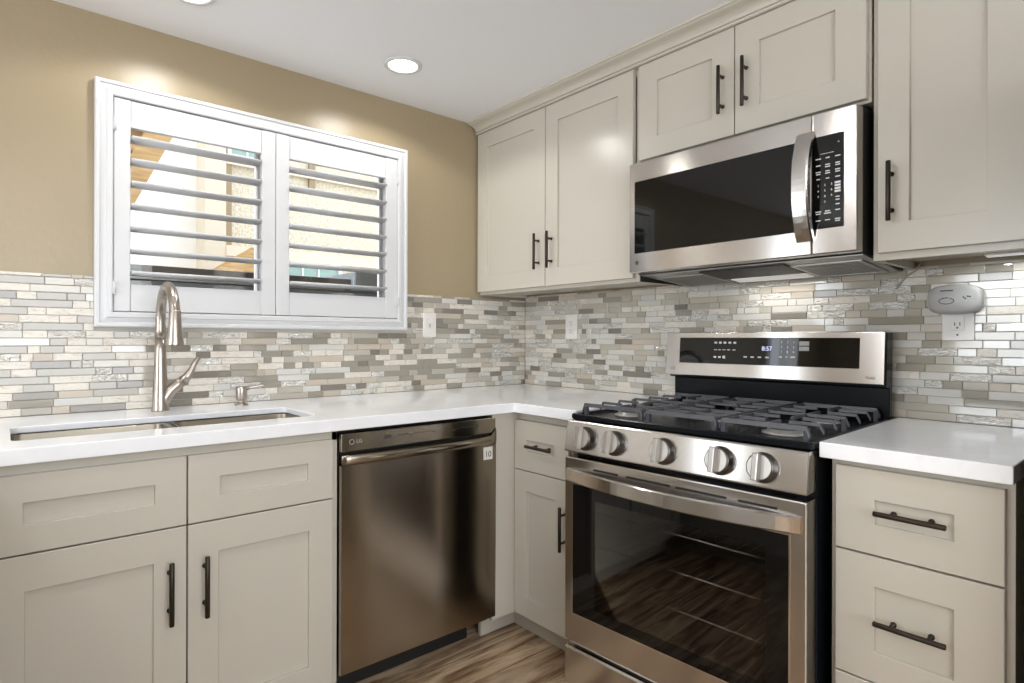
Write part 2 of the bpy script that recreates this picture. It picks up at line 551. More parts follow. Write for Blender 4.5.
def inset(d): return (X0 + d, X1 - d, Z0 + d, Z1 - d)
frame_ring(mb, [(inset(0), 0.0075), (inset(0), -0.019), (inset(0.004), -0.023), (inset(0.012), -0.023), (inset(0.016), -0.017), (inset(0.030), -0.019),
                (inset(0.034), -0.024), (inset(0.046), -0.024), (inset(0.050), -0.020), (inset(0.050), 0.0075)])
part(mb, 'window_casing', M['white'], win)
mb = MB()
e = 0.0005
frame_ring(mb, [((WX0 + e, WX1 - e, WZ0 + e, WZ1 - e), 0.009), ((WX0 + 0.012, WX1 - 0.012, WZ0 + 0.012, WZ1 - 0.012), 0.009),
                ((WX0 + 0.012, WX1 - 0.012, WZ0 + 0.012, WZ1 - 0.012), 0.155), ((WX0 + e, WX1 - e, WZ0 + e, WZ1 - e), 0.155)])
part(mb, 'window_jamb', M['white'], win)
mb = MB()
for a, b, rs in ((WX0 + 0.0125, -1.317, 0.026), (-1.345, WX1 - 0.0125, 0.008)):
    y0 = 0.085 if a < -1.5 else 0.108
    frame_ring(mb, [((a, b, WZ0 + 0.013, WZ1 - 0.013), y0), ((a + 0.030, b - rs, WZ0 + 0.05, WZ1 - 0.05), y0),
                    ((a + 0.030, b - rs, WZ0 + 0.05, WZ1 - 0.05), y0 + 0.022), ((a, b, WZ0 + 0.013, WZ1 - 0.013), y0 + 0.022)])
part(mb, 'window_sash', M['white'], win)
mb = MB()
mb.box(WX0 + 0.04, -1.342, 0.095, 0.098, WZ0 + 0.05, WZ1 - 0.05).box(-1.316, WX1 - 0.020, 0.118, 0.121, WZ0 + 0.05, WZ1 - 0.05)
part(mb, 'window_pane', M['pane'], win)
# far windows (added fill-light one behind the camera / far side): frames only, the daylight lamps stand in the openings
for nm, lab, base, boxes in (
    ('window_2', 'wide white window behind the photographer', (-2.3, YB, 0.6), [(-3.6, -3.54, YB - 0.1, YB, 0.6, 2.1), (-1.06, -1.0, YB - 0.1, YB, 0.6, 2.1), (-3.54, -1.06, YB - 0.1, YB, 0.6, 0.66), (-3.54, -1.06, YB - 0.1, YB, 2.04, 2.1), (-2.33, -2.27, YB - 0.1, YB - 0.02, 0.66, 2.04)]),
    ('window_3', 'white window in the far side wall', (XL, -1.35, 0.6), [(XL - 0.1, XL, -2.20, -2.14, 0.6, 2.1), (XL - 0.1, XL, -0.76, -0.70, 0.6, 2.1), (XL - 0.1, XL, -2.14, -0.76, 0.6, 0.66), (XL - 0.1, XL, -2.14, -0.76, 2.04, 2.1)])):
    mb = MB()
    for b in boxes: mb.box(*b)
    tag(mb.build(nm, M['white']), lab, 'window', None, 'structure')

mb = MB()
frame_ring(mb, [((-4.319, -3.581, 0.0005, 2.029), 0.02), ((-4.25, -3.65, 0.12, 1.96), 0.02), ((-4.25, -3.65, 0.12, 1.96), 0.06), ((-4.319, -3.581, 0.0005, 2.029), 0.06)])
mb.box(-4.25, -3.65, 0.035, 0.045, 0.98, 1.02)
tag(mb.build('door_1', M['white']), 'white glazed garden door in the window wall left of the sink', 'door', None, 'structure')

# ------------------------------------------------------------------ plantation shutters
def shutter(xa, xb, sl, sr, label, hinge_x):
    t = thing('plantation_shutter', label, 'shutter', ((xa + xb) / 2, -0.004, 1.242), group='white plantation shutter panels')
    y0, y1 = -0.018, 0.010
    zt, zb = 1.9465, 1.2425
    rt, rb = 1.857, 1.334
    for a, b in ((xa, xa + sl), (xb - sr, xb)):
        part(MB().box(a, b, y0, y1, zb, zt), 'stile', M['white'], t, bevel=0.003)
    for c, d in ((rt, zt - 0.001), (zb + 0.001, rb)):
        part(MB().box(xa + sl + 0.0003, xb - sr - 0.0003, y0 + 0.003, y1 - 0.003, c, d), 'rail', M['white'], t, bevel=0.002)
    la, lb = xa + sl + 0.002, xb - sr - 0.002
    for k in range(7):
        zc = 1.857 - 0.0365 - 0.0750 * k
        pr = []
        ang = math.radians(-7)
        for q in range(16):
            a = 2 * PI * q / 16
            py = 0.032 * math.copysign(abs(math.cos(a)) ** 0.8, math.cos(a)); pz = 0.0058 * math.copysign(abs(math.sin(a)) ** 0.8, math.sin(a))
            pr.append((-0.004 + py * math.cos(ang) - pz * math.sin(ang), zc + py * math.sin(ang) + pz * math.cos(ang)))
        part(MB().prism(pr, la, lb, 'x', True), 'louver', M['white'], t)
    for z in (1.86, 1.32):
        mb = MB(); mb.tube([(hinge_x, -0.026, z - 0.022), (hinge_x, -0.026, z + 0.022)], 0.0035, 10)
        mb.box(hinge_x - 0.006, hinge_x + 0.006, -0.0235, -0.0185, z - 0.021, z + 0.021)
        part(mb, 'hinge', M['white'], t)
    return t


shutter(-1.8325, -1.3105, 0.0475, 0.0525, 'white plantation shutter panel behind the faucet, louvers open, left one of the pair', -1.830)
shutter(-1.3085, -0.7785, 0.0515, 0.0585, 'white plantation shutter panel nearer the light switch, louvers open, right one of the pair', -0.781)

# ------------------------------------------------------------------ worktops, sink, faucet
CT, CB = 0.9140, 0.8776
SX0, SX1, SY0, SY1 = -2.092, -1.362, -0.541, -0.266


def rrect(x0, x1, y0, y1, r, n=5):
    pts = []
    for cx, cy, a0 in ((x1 - r, y1 - r, 0), (x0 + r, y1 - r, 90), (x0 + r, y0 + r, 180), (x1 - r, y0 + r, 270)):
        for k in range(n + 1):
            a = math.radians(a0 + 90 * k / n)
            pts.append((cx + r * math.cos(a), cy + r * math.sin(a)))
    return pts


outer = [(-2.82, -0.001), (-2.82, -1.90), (-2.166, -1.90), (-2.166, -0.668), (-0.652, -0.668), (-0.652, -0.982), (-0.001, -0.968), (-0.001, -0.001)]
def undercut_top(outer, hole, big, z0, zm, z1):
    """counter with a thin edge around the sink and a full-height front edge"""
    bm = bmesh.new()
    def loop(pts, z): return [bm.verts.new((x, y, z)) for x, y in pts]
    oT, oB, hT, hM, bM, bB = loop(outer, z1), loop(outer, z0), loop(hole, z1), loop(hole, zm), loop(big, zm), loop(big, z0)
    def cap(a, b):
        ed = []
        for l in (a, b):
            for q in range(len(l)):
                e_ = bm.edges.get((l[q], l[(q + 1) % len(l)])) or bm.edges.new((l[q], l[(q + 1) % len(l)]))
                ed.append(e_)
        bmesh.ops.triangle_fill(bm, use_beauty=True, use_dissolve=False, edges=ed)
    cap(oT, hT); cap(oB, bB)
    for a, b in ((oT, oB), (hT, hM), (hM, bM), (bM, bB)):
        for q in range(len(a)):
            r = (q + 1) % len(a)
            bm.faces.new((a[q], a[r], b[r], b[q]))
    m_ = MB(); m_.bm.free(); m_.bm = bm
    return m_


mb = undercut_top(outer, rrect(SX0, SX1, SY0, SY1, 0.022), rrect(SX0 - 0.03, SX1 + 0.03, SY0 - 0.03, SY1 + 0.03, 0.03), CB, CT - 0.018, CT)
o = mb.build('countertop', M['quartz'], bevel=0.0025)
tag(o, 'white quartz countertop around the sink and into the corner beside the range', 'countertop')
outer2 = [(-0.002, -1.733), (-0.645, -1.7570), (-0.645, -2.1115), (-0.002, -2.1115)]
o = MB().prism(outer2, CB, CT, 'z').build('countertop', M['quartz'], bevel=0.0025)
tag(o, 'short white quartz countertop over the drawers, below the alarm', 'countertop')

sk = thing('kitchen_sink', 'stainless double-bowl undermount sink set into the white countertop', 'sink', (-1.727, -0.4035, 0.70))
for a, b, nm in ((SX0 - 0.004, -1.736, 'bowl'), (-1.716, SX1 + 0.004, 'bowl')):
    mb = MB()
    n = 5
    loops = []
    for ins, z in ((-0.003, 0.8955), (0.0, 0.8955), (0.002, 0.890), (0.012, 0.715), (0.035, 0.698)):
        loops.append([(x, y, z) for x, y in rrect(a + ins, b - ins, SY0 - 0.004 + ins, SY1 + 0.004 - ins, 0.028, n)])
    vs = [p for l in loops for p in l]; k = len(loops[0])
    fs = []
    for q in range(len(loops) - 1):
        for i in range(k):
            fs.append((q * k + i, q * k + (i + 1) % k, (q + 1) * k + (i + 1) % k, (q + 1) * k + i))
    fs.append(tuple(range((len(loops) - 1) * k, len(loops) * k)))
    mb.poly(vs, fs, True)
    bowl = part(mb, nm, M['steel_sink'], sk)
    mb = MB(); cx = (a + b) / 2; cy = (SY0 + SY1) / 2
    mb.lathe([(0.0, 0.001), (0.030, 0.001), (0.036, 0.004), (0.044, 0.004), (0.046, 0.0005)], (cx, cy, 0.698))
    part(mb, 'drain', M['chrome'], sk, bowl)
mb = MB()
mb.prism([(-1.7375, 0.886), (-1.7330, 0.8920), (-1.7190, 0.8920), (-1.7145, 0.886), (-1.718, 0.84), (-1.734, 0.84)], SY0, SY1, 'y')
part(mb, 'divider', M['steel_sink'], sk)

fx, fy = -1.712, -0.100
fc = thing('kitchen_faucet', 'tall brushed nickel gooseneck faucet behind the sink', 'faucet', (fx, fy, CT))
mb = MB()
mb.lathe([(0.0, 0), (0.0265, 0), (0.0265, 0.003), (0.0245, 0.008), (0.0225, 0.05), (0.0195, 0.12), (0.0165, 0.20), (0.0160, 0.24)], (fx, fy, CT))
arc = []
R = 0.110
zc = 1.206
for k in range(0, 19):
    a = PI * k / 18
    arc.append((fx, fy - R + R * math.cos(a), zc + R * 1.02 * math.sin(a)))
pts = [(fx, fy, CT + 0.238), (fx, fy, 1.18)] + arc + [(fx, fy - 2 * R, 1.202)]
mb.tube(pts, [0.016, 0.0155] + [0.0150] * 19 + [0.0150], 16)
part(mb, 'spout', M['nickel'], fc)
mb = MB()
mb.lathe([(0.0155, 0.012), (0.0166, 0.010), (0.0178, -0.030), (0.0205, -0.062), (0.0245, -0.090), (0.0245, -0.094), (0.022, -0.096), (0, -0.096)], (fx, fy - 2 * R, 1.226))
part(mb, 'spray_head', M['nickel'], fc)
mb = MB()
hp = [(0.004, 0, 0.925), (0.014, 0, 0.955), (0.030, -0.002, 0.980), (0.052, -0.004, 1.000), (0.064, -0.005, 1.010)]
mb.tube([(fx + a, fy + b, c) for a, b, c in hp], [0.021, 0.0205, 0.0195, 0.018, 0.0165], 16)
part(mb, 'valve_body', M['nickel'], fc)
mb = MB()
hp = [(0.0645, -0.005, 1.0105), (0.082, -0.006, 1.028), (0.092, -0.007, 1.048), (0.100, -0.008, 1.068), (0.110, -0.009, 1.083), (0.114, -0.009, 1.087)]
mb.tube([(fx + a, fy + b, c) for a, b, c in hp], [0.0160, 0.0140, 0.0105, 0.0085, 0.0075, 0.005], 14)
part(mb, 'lever', M['nickel'], fc)

sx_, sy_ = -1.457, -0.098
sd = thing('soap_dispenser', 'short brushed nickel soap dispenser pump beside the sink', 'soap dispenser', (sx_, sy_, CT))
mb = MB()
mb.lathe([(0, 0), (0.023, 0), (0.023, 0.003), (0.019, 0.006), (0.012, 0.009), (0.0115, 0.016), (0.0175, 0.020), (0.0188, 0.024), (0.0188, 0.060), (0.0178, 0.066), (0.0, 0.067)], (sx_, sy_, CT))
part(mb, 'pump_body', M['nickel'], sd)
mb = MB()
mb.tube([(sx_ + 0.006, sy_ - 0.006, CT + 0.0590), (sx_ + 0.026, sy_ - 0.028, CT + 0.0640), (sx_ + 0.056, sy_ - 0.060, CT + 0.0715), (sx_ + 0.060, sy_ - 0.064, CT + 0.0700)], [0.0070, 0.0060, 0.0050, 0.0045], 12)
part(mb, 'nozzle', M['nickel'], sd)

# ------------------------------------------------------------------ base cabinets on the window wall
BZ0 = 0.105
YC = -0.628           # face of the cabinet boxes


def handle_on(root, door, *a, **k):
    return part(pull(*a, **k), 'handle', M['bronze'], root, door, label='dark bronze bar pull')


sc_ = thing('sink_base_cabinet', 'greige shaker sink base cabinet under the sink, left of the dishwasher', 'cabinet', (-1.745, -0.31, 0))
mb = MB()
x0, x1 = -2.150, -1.3335
mb.box(x0, x1, YC, YC + 0.018, 0.845, CB - 0.0005)              # top rail
mb.box(x0, x0 + 0.018, YC + 0.0005, -0.012, BZ0, CB - 0.0008).box(x1 - 0.018, x1, YC, -0.012, BZ0, CB - 0.0008)
mb.box(x0 + 0.018, x1 - 0.018, YC, -0.012, BZ0, BZ0 + 0.018)
mb.box(x0 + 0.018, x1 - 0.018, -0.024, -0.012, BZ0 + 0.018, CB - 0.25)
mb.box(x0 + 0.018, x1 - 0.018, YC, YC + 0.018, 0.66, 0.69).box(-1.76, -1.733, YC, YC + 0.018, BZ0 + 0.018, 0.845)
part(mb, 'cabinet_box', M['cab'], sc_, bevel=0.001)
part(MB().box(x0, x1, -0.552, -0.535, 0, BZ0), 'toe_kick', M['cab'], sc_)
part(shaker(-2.1415, -1.7485, 0.6765, 0.8515, YC - 0.0005, 0.070, fh=0.063), 'drawer_front', M['cab'], sc_)
part(shaker(-1.7445, -1.3545, 0.6765, 0.8515, YC - 0.0005, 0.076, fh=0.063), 'drawer_front', M['cab'], sc_)
d = part(shaker(-2.1415, -1.7485, 0.112, 0.6725, YC - 0.0005, 0.073, fh=0.081), 'door', M['cab'], sc_)
handle_on(sc_, d, -1.7870, 0.5155, YC - 0.0205, 0.158)
d = part(shaker(-1.7445, -1.3545, 0.112, 0.6725, YC - 0.0005, 0.073, fh=0.081), 'door', M['cab'], sc_)
handle_on(sc_, d, -1.7060, 0.5130, YC - 0.0205, 0.158)

# return cabinet run to the left of the sink (just outside the frame; it shades the sink doors)
pc = thing('peninsula_cabinet', 'greige base cabinet run turning away from the sink beside the photographer', 'cabinet', (-2.49, -0.95, 0))
part(MB().box(-2.80, -2.191, -1.88, -0.012, BZ0, CB - 0.0006), 'cabinet_box', M['cab'], pc, bevel=0.001)
part(MB().box(-2.78, -2.25, -1.87, -0.02, 0, BZ0), 'toe_kick', M['cab'], pc)

# dishwasher
dw = thing('dishwasher', 'stainless dishwasher between the sink cabinet and the corner', 'dishwasher', (-1.031, -0.33, 0))
DX0, DX1 = -1.3310, -0.7275
mb = MB(); mb.box(DX0 + 0.006, DX1 - 0.006, -0.600, -0.03, 0.10, 0.868)
part(mb, 'tub', M['blackmatte'], dw)
mb = MB(); mb.box(DX0 + 0.02, DX1 - 0.02, -0.50, -0.48, 0.0, 0.0995)
part(mb, 'toe_kick', M['blackmatte'], dw)
# door skin: slightly bowed sheet, lip of the pocket handle rolls out at its top
mb = MB()
NX, yb = 24, -0.612
prof = [(-0.640, 0.128), (-0.650, 0.132), (-0.652, 0.45), (-0.6525, 0.740)]
vs = []
for i in range(NX + 1):
    t = i / NX
    x = DX0 + 0.001 + (DX1 - DX0 - 0.002) * t
    for (y, z) in prof:
        vs.append((x, y, z))
    vs.append((x, -0.6525, 0.7665)); vs.append((x, yb, 0.7665)); vs.append((x, yb, 0.128))
k = len(prof) + 3
fs = []
for i in range(NX):
    for j in range(k):
        fs.append((i * k + j, (i + 1) * k + j, (i + 1) * k + (j + 1) % k, i * k + (j + 1) % k))
fs.append(tuple(range(k))); fs.append(tuple(range(NX * k, NX * k + k)))
mb.poly(vs, fs)
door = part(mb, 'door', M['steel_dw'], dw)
# handle lip
mb = MB()
vs = []; fs = []
seg = 9
for i in range(NX + 1):
    t = i / NX
    x = DX0 + 0.002 + (DX1 - DX0 - 0.004) * t
    u = abs(2 * t - 1)
    bow = 0.026 * (1 - u ** 2.6) if t < 1 else 0
    rise = 0.026 * max(0, (u - 0.93) / 0.07) if t > 0.5 else 0.0
    for j in range(seg):
        a = PI * j / (seg - 1)
        vs.append((x, -0.6525 - bow * math.sin(a) ** 0.6 * (1.0 if j not in (0,) else 1) - 0.004 * math.sin(a), 0.7670 + (0.0335 + rise) * (1 - math.cos(a)) / 2))
    vs.append((x, -0.640, 0.799 + rise)); vs.append((x, -0.640, 0.7672))
k = seg + 2
for i in range(NX):
    for j in range(k):
        fs.append((i * k + j, (i + 1) * k + j, (i + 1) * k + (j + 1) % k, i * k + (j + 1) % k))
fs.append(tuple(range(k))); fs.append(tuple(range(NX * k, NX * k + k)))
mb.poly(vs, fs, True)
part(mb, 'handle', M['steel_dw'], dw, door)
mb = MB(); mb.box(DX0 + 0.001, DX1 - 0.001, -0.650, -0.612, 0.8085, 0.8640)
cp = part(mb, 'control_strip', M['steel_dw'], dw, bevel=0.002)
mb = MB(); mb.box(DX0 + 0.004, DX1 - 0.004, -0.622, -0.612, 0.7668, 0.8083)
part(mb, 'handle_recess', M['blackmatte'], dw)
yt = -0.6504
mb = MB()
for a, w, z, h in [(0.158, 0.024, 0.8405, 0.011), (0.512, 0.020, 0.8395, 0.010)]:
    mb.box(DX0 + a - w / 2, DX0 + a + w / 2, yt, yt + 0.0008, z - h / 2, z + h / 2)
    part(mb, 'indicator_window', M['legend_dark'], dw, cp); mb = MB()
rnd = random.Random(3)
for a0, a1 in ((0.195, 0.330), (0.395, 0.495)):
    x = a0
    while x < a1:
        w = rnd.choice([0.006, 0.009, 0.012]); z = 0.8395 + rnd.choice([-0.003, 0, 0.003])
        mb.box(DX0 + x, DX0 + x + w, yt, yt + 0.0008, z - 0.0013, z + 0.0013)
        x += w + rnd.choice([0.004, 0.007])
part(mb, 'key_legend', M['legend_dark'], dw, cp)
rail_text(dw, cp, 'LG', 'logo', M['plastic_grey'], 0.016, (DX0 + 0.060, yt, 0.8375), label='pale grey lettering on the control strip')
mb = MB(); mb.lathe([(0.0085, 0), (0.0085, 0.0006), (0.0065, 0.0006), (0.0065, 0)], (DX0 + 0.035, yt + 0.0005, 0.8375), (0, -1, 0), 20)
part(mb, 'emblem', M['plastic_grey'], dw, cp)
mb = MB(); mb.box(DX1 - 0.060, DX1 - 0.018, -0.6533, -0.6526, 0.714, 0.760)
stk = part(mb, 'sticker', M['sticker'], dw, door)
rail_text(dw, door, '10', 'sticker_print', M['legend_dark'], 0.030, (DX1 - 0.039, -0.6534, 0.733), label='black numeral 10 printed on the square sticker')

# corner base cabinet (range side) + filler beside the dishwasher: built in range-wall axes
YR = -0.598
cc = thing('corner_base_cabinet', 'greige corner base cabinet with one drawer over one door, tucked beside the range', 'cabinet', (0.76, -0.30, 0), 'R')
mb = MB()
mb.box(0.6095, 0.6275, YR, -0.012, BZ0, CB - 0.0005).box(0.900, 0.918, YR, -0.012, BZ0, CB - 0.0008)
mb.box(0.6275, 0.900, YR, -0.012, BZ0, BZ0 + 0.018).box(0.6275, 0.900, YR, YR + 0.018, 0.846, CB - 0.0005).box(0.6275, 0.900, YR, YR + 0.018, 0.648, 0.664)
mb.box(0.6275, 0.900, -0.024, -0.012, BZ0, CB - 0.001)
part(mb, 'cabinet_box', M['cab'], cc, bevel=0.001)
part(MB().box(0.6095, 0.6275, -0.7265, YR, BZ0, CB - 0.0005), 'filler_panel', M['cab'], cc, bevel=0.001)
part(MB().box(0.5095, 0.965, -0.528, -0.512, 0, BZ0).box(0.5095, 0.5255, -0.700, -0.528, 0, BZ0), 'toe_kick', M['cab'], cc)
dr = part(shaker(0.6300, 0.9145, 0.660, 0.8455, YR - 0.0005, 0.068, fh=0.072), 'drawer', M['cab'], cc)
handle_on(cc, dr, 0.787, 0.757, YR - 0.0205, 0.132, vertical=False, cc=0.07)
d = part(shaker(0.6300, 0.9145, 0.108, 0.656, YR - 0.0005, 0.068, fh=0.076), 'door', M['cab'], cc)
handle_on(cc, d, 0.902, 0.494, YR - 0.0205, 0.155)

# drawer base on the right of the range
db = thing('drawer_base_cabinet', 'greige three-drawer base cabinet to the right of the range', 'cabinet', (1.94, -0.30, 0), 'R')
mb = MB()
mb.prism([(1.7685, YR), (1.7685 + 0.018, YR), (1.7685 + 0.018, -0.012), (1.755, -0.012)], BZ0, CB - 0.0005, 'z')
mb.box(2.087, 2.1080, YR, -0.012, 0, CB - 0.0005)
mb.box(1.7865, 2.087, YR, YR + 0.018, 0.856, CB - 0.0005).box(1.7865, 2.087, -0.024, -0.012, BZ0, CB - 0.001).box(1.7865, 2.087, YR, -0.024, BZ0, BZ0 + 0.018)
mb.box(1.7865, 2.087, YR, YR + 0.018, 0.660, 0.678).box(1.7865, 2.087, YR, YR + 0.018, 0.370, 0.390)
part(mb, 'cabinet_box', M['cab'], db, bevel=0.001)
part(MB().box(1.770, 2.086, -0.535, -0.518, 0, BZ0), 'toe_kick', M['cab'], db)
for z0, z1, fh, pz in ((0.6705, 0.8615, 0.0685, 0.7710), (0.3835, 0.6660, 0.0680, 0.528), (0.112, 0.379, 0.068, 0.25)):
    dr = part(shaker(1.7835, 2.0945, z0, z1, YR - 0.0005, 0.082, fh=fh), 'drawer', M['cab'], db)
    handle_on(db, dr, 1.9395, pz, YR - 0.0205, 0.134, vertical=False, cc=0.07)

# ------------------------------------------------------------------ upper cabinets
YU = -0.303           # face of the upper boxes; doors are 20 mm thick
def upper_box(mb, x0, x1, z0, z1, rec=0.014, face_b=0.015):
    mb.box(x0, x0 + 0.016, YU, -0.001, z0, z1).box(x1 - 0.016, x1, YU, -0.001, z0, z1)
    mb.box(x0 + 0.016, x1 - 0.016, YU + 0.018, -0.001, z0 + rec, z0 + rec + 0.014)
    mb.box(x0 + 0.016, x1 - 0.016, YU, YU + 0.018, z0, z0 + 0.032)
    mb.box(x0 + 0.016, x1 - 0.016, YU, -0.001, z1 - 0.03, z1)
    mb.box(x0 + 0.016, x1 - 0.016, -0.012, -0.001, z0 + rec + 0.014, z1 - 0.03)
    return mb


UT = 2.170
uc = thing('upper_cabinet', 'tall two-door greige wall cabinet in the corner, left of the microwave', 'cabinet', (0.48, -0.16, 1.369), 'R')
part(upper_box(MB(), 0.0015, 0.9790, 1.369, UT), 'cabinet_box', M['cab'], uc, bevel=0.001)
d = part(shaker(0.0055, 0.4860, 1.383, 2.162, YU - 0.0005, 0.073, fh=0.076), 'door', M['cab'], uc)
handle_on(uc, d, 0.4485, 1.535, YU - 0.0205, 0.157)
d = part(shaker(0.4900, 0.9600, 1.383, 2.162, YU - 0.0005, 0.073, fh=0.076), 'door', M['cab'], uc)
handle_on(uc, d, 0.5295, 1.535, YU - 0.0205, 0.157)

mc = thing('over_microwave_cabinet', 'short two-door greige wall cabinet directly above the microwave', 'cabinet', (1.368, -0.16, 1.806), 'R')
part(upper_box(MB(), 0.9795, 1.7555, 1.806, UT), 'cabinet_box', M['cab'], mc, bevel=0.001)
d = part(shaker(0.9860, 1.3635, 1.8135, 2.162, YU - 0.0005, 0.080, fh=0.074), 'door', M['cab'], mc)
handle_on(mc, d, 1.3250, 1.962, YU - 0.0205, 0.157)
d = part(shaker(1.3670, 1.7485, 1.8135, 2.162, YU - 0.0005, 0.080, fh=0.074), 'door', M['cab'], mc)
handle_on(mc, d, 1.4065, 1.965, YU - 0.0205, 0.157)

rc = thing('upper_cabinet', 'single-door greige wall cabinet to the right of the microwave, above the alarm', 'cabinet', (1.93, -0.16, 1.369), 'R')
part(upper_box(MB(), 1.7610, 2.0980, 1.369, UT, rec=0.022), 'cabinet_box', M['cab'], rc, bevel=0.001)
d = part(shaker(1.7765, 2.0840, 1.3875, 2.162, YU - 0.0005, 0.074, fh=0.078), 'door', M['cab'], rc)
handle_on(rc, d, 1.8110, 1.5445, YU - 0.0205, 0.157)

# crown along the tops of the three wall cabinets
cr = thing('crown_molding', 'greige crown molding joining the tops of the wall cabinets to the ceiling', 'molding', (1.05, -0.35, UT), 'R')
prof = [(YU - 0.0005, 2.1640), (-0.3300, 2.1640), (-0.3335, 2.1660), (-0.3345, 2.1690), (-0.3335, 2.1715), (-0.3275, 2.1725), (-0.3275, 2.1755), (-0.3330, 2.1765), (-0.3345, 2.1800),
        (-0.3370, 2.1860), (-0.3430, 2.1920), (-0.3520, 2.1965), (-0.3640, 2.1990), (-0.3720, 2.2005), (-0.3780, 2.2030), (-0.3800, 2.2060), (-0.3855, 2.2062), (-0.3870, 2.2145), (YU - 0.0005, 2.2145)]
part(MB().prism(prof, 0.0015, 2.0980, 'x'), 'molding', M['cab'], cr)

# ------------------------------------------------------------------ over-the-range microwave
mw = thing('microwave', 'stainless over-the-range microwave above the stove', 'microwave', (1.37, -0.19, 1.37), 'R')
MX0, MX1, MYF = 0.9925, 1.7475, -0.383
mb = MB()
mb.prism([(-0.003, 1.366), (-0.325, 1.390), (-0.338, 1.395), (-0.338, 1.7895), (-0.003, 1.7895)], MX0 + 0.001, MX1 - 0.001, 'x')
part(mb, 'body', M['blackmatte'], mw)
def under(y): return 1.366 + (-0.003 - y) * (1.390 - 1.366) / 0.322
# underside: tray, two grease filters, lamp window
def slab(mb, xa, xb, ya, yb, t0, t1):
    mb.poly([(xa, ya, under(ya) - t0), (xb, ya, under(ya) - t0), (xb, yb, under(yb) - t0), (xa, yb, under(yb) - t0),
             (xa, ya, under(ya) - t1), (xb, ya, under(ya) - t1), (xb, yb, under(yb) - t1), (xa, yb, under(yb) - t1)],
            [(0, 1, 2, 3), (7, 6, 5, 4), (0, 4, 5, 1), (1, 5, 6, 2), (2, 6, 7, 3), (3, 7, 4, 0)])
mb = MB(); slab(mb, MX0 + 0.006, MX1 - 0.006, -0.012, -0.322, 0.0002, 0.0025)
part(mb, 'underside_plate', M['ventmetal'], mw)
for a, b in ((MX0 + 0.045, MX0 + 0.215), (MX1 - 0.215, MX1 - 0.045)):
    mb = MB()
    for k in range(15):
        x = a + (b - a) * k / 14
        slab(mb, x - 0.0022, x + 0.0022, -0.05, -0.25, 0.0028, 0.0052)
    for k in range(15):
        y = -0.05 - 0.2 * k / 14
        slab(mb, a, b, y + 0.0022, y - 0.0022, 0.0028, 0.0050)
    f = part(mb, 'grease_filter', M['grey'], mw, label='grey wire mesh filter')
    mb = MB()
    for xa, xb, ya, yb in ((a - 0.016, a - 0.004, -0.04, -0.26), (b + 0.004, b + 0.016, -0.04, -0.26), (a - 0.004, b + 0.004, -0.04, -0.047), (a - 0.004, b + 0.004, -0.253, -0.26)):
        slab(mb, xa, xb, ya, yb, 0.0028, 0.0065)
    part(mb, 'filter_frame', M['ventmetal'], mw, f)
mb = MB(); slab(mb, 1.225, 1.515, -0.14, -0.30, 0.0028, 0.0075)
part(mb, 'vent_scoop', M['blackmatte'], mw)
mb = MB(); slab(mb, 1.240, 1.50, -0.045, -0.115, 0.0028, 0.006)
part(mb, 'lamp_cover', M['led_warm'], mw)
lamp('microwave_task_lamp', 'AREA', (-0.080, -1.37, 1.355), 0.5, (1.0, 0.96, 0.90), (0, 0, -1), shape='RECTANGLE', size=0.06, size_y=0.24)
part(MB().box(MX0 + 0.001, MX0 + 0.004, -0.318, -0.004, 1.3665, 1.3895), 'side_skirt', M['blackmatte'], mw)
# door
mb = MB(); mb.box(MX0, 1.6300, MYF, -0.339, 1.3925, 1.7855)
door = part(mb, 'door', M['steel'], mw, bevel=0.003)
mb = MB(); mb.box(1.0155, 1.5840, MYF - 0.0012, MYF + 0.002, 1.4610, 1.7180)
part(mb, 'door_glass', M['blackglass'], mw, door, bevel=0.001, label='black glass window')
mb = MB()
hx0, hx1 = 1.590, 1.640
vs = []; n = 18
for i in range(n + 1):
    t = i / n
    z = 1.430 + (1.736 - 1.430) * t
    u = 2 * t - 1
    bow = 0.040 * (1 - abs(u) ** 2.4)
    yo = MYF - 0.006 - bow
    vs += [(hx0, yo + 0.010, z), (hx0 + 0.002, yo, z), (hx0 + 0.006, yo - 0.004, z), (hx1 - 0.006, yo - 0.004, z), (hx1 - 0.002, yo, z), (hx1, yo + 0.010, z)]
fs = []
for i in range(n):
    for j in range(6):
        fs.append((i * 6 + j, i * 6 + (j + 1) % 6, (i + 1) * 6 + (j + 1) % 6, (i + 1) * 6 + j))
fs.append(tuple(range(6))); fs.append(tuple(range(6 * n, 6 * n + 6)))
mb.poly(vs, fs)
for z in (1.437, 1.729):
    mb.box(hx0 + 0.008, hx1 - 0.008, MYF + 0.0005, MYF - 0.010, z - 0.006, z + 0.006)
part(mb, 'handle', M['steel'], mw, door, label='bowed vertical steel handle')
mb = MB(); mb.lathe([(0.0075, 0), (0.0075, 0.0006), (0.006, 0.0006), (0.006, 0)], (1.026, MYF - 0.0002, 1.427), (0, -1, 0), 20)
lg = part(mb, 'logo', M['grey'], mw, door)
rail_text(mw, lg, 'LG', 'logo_print', M['grey'], 0.0075, (1.026, MYF - 0.0004, 1.427))
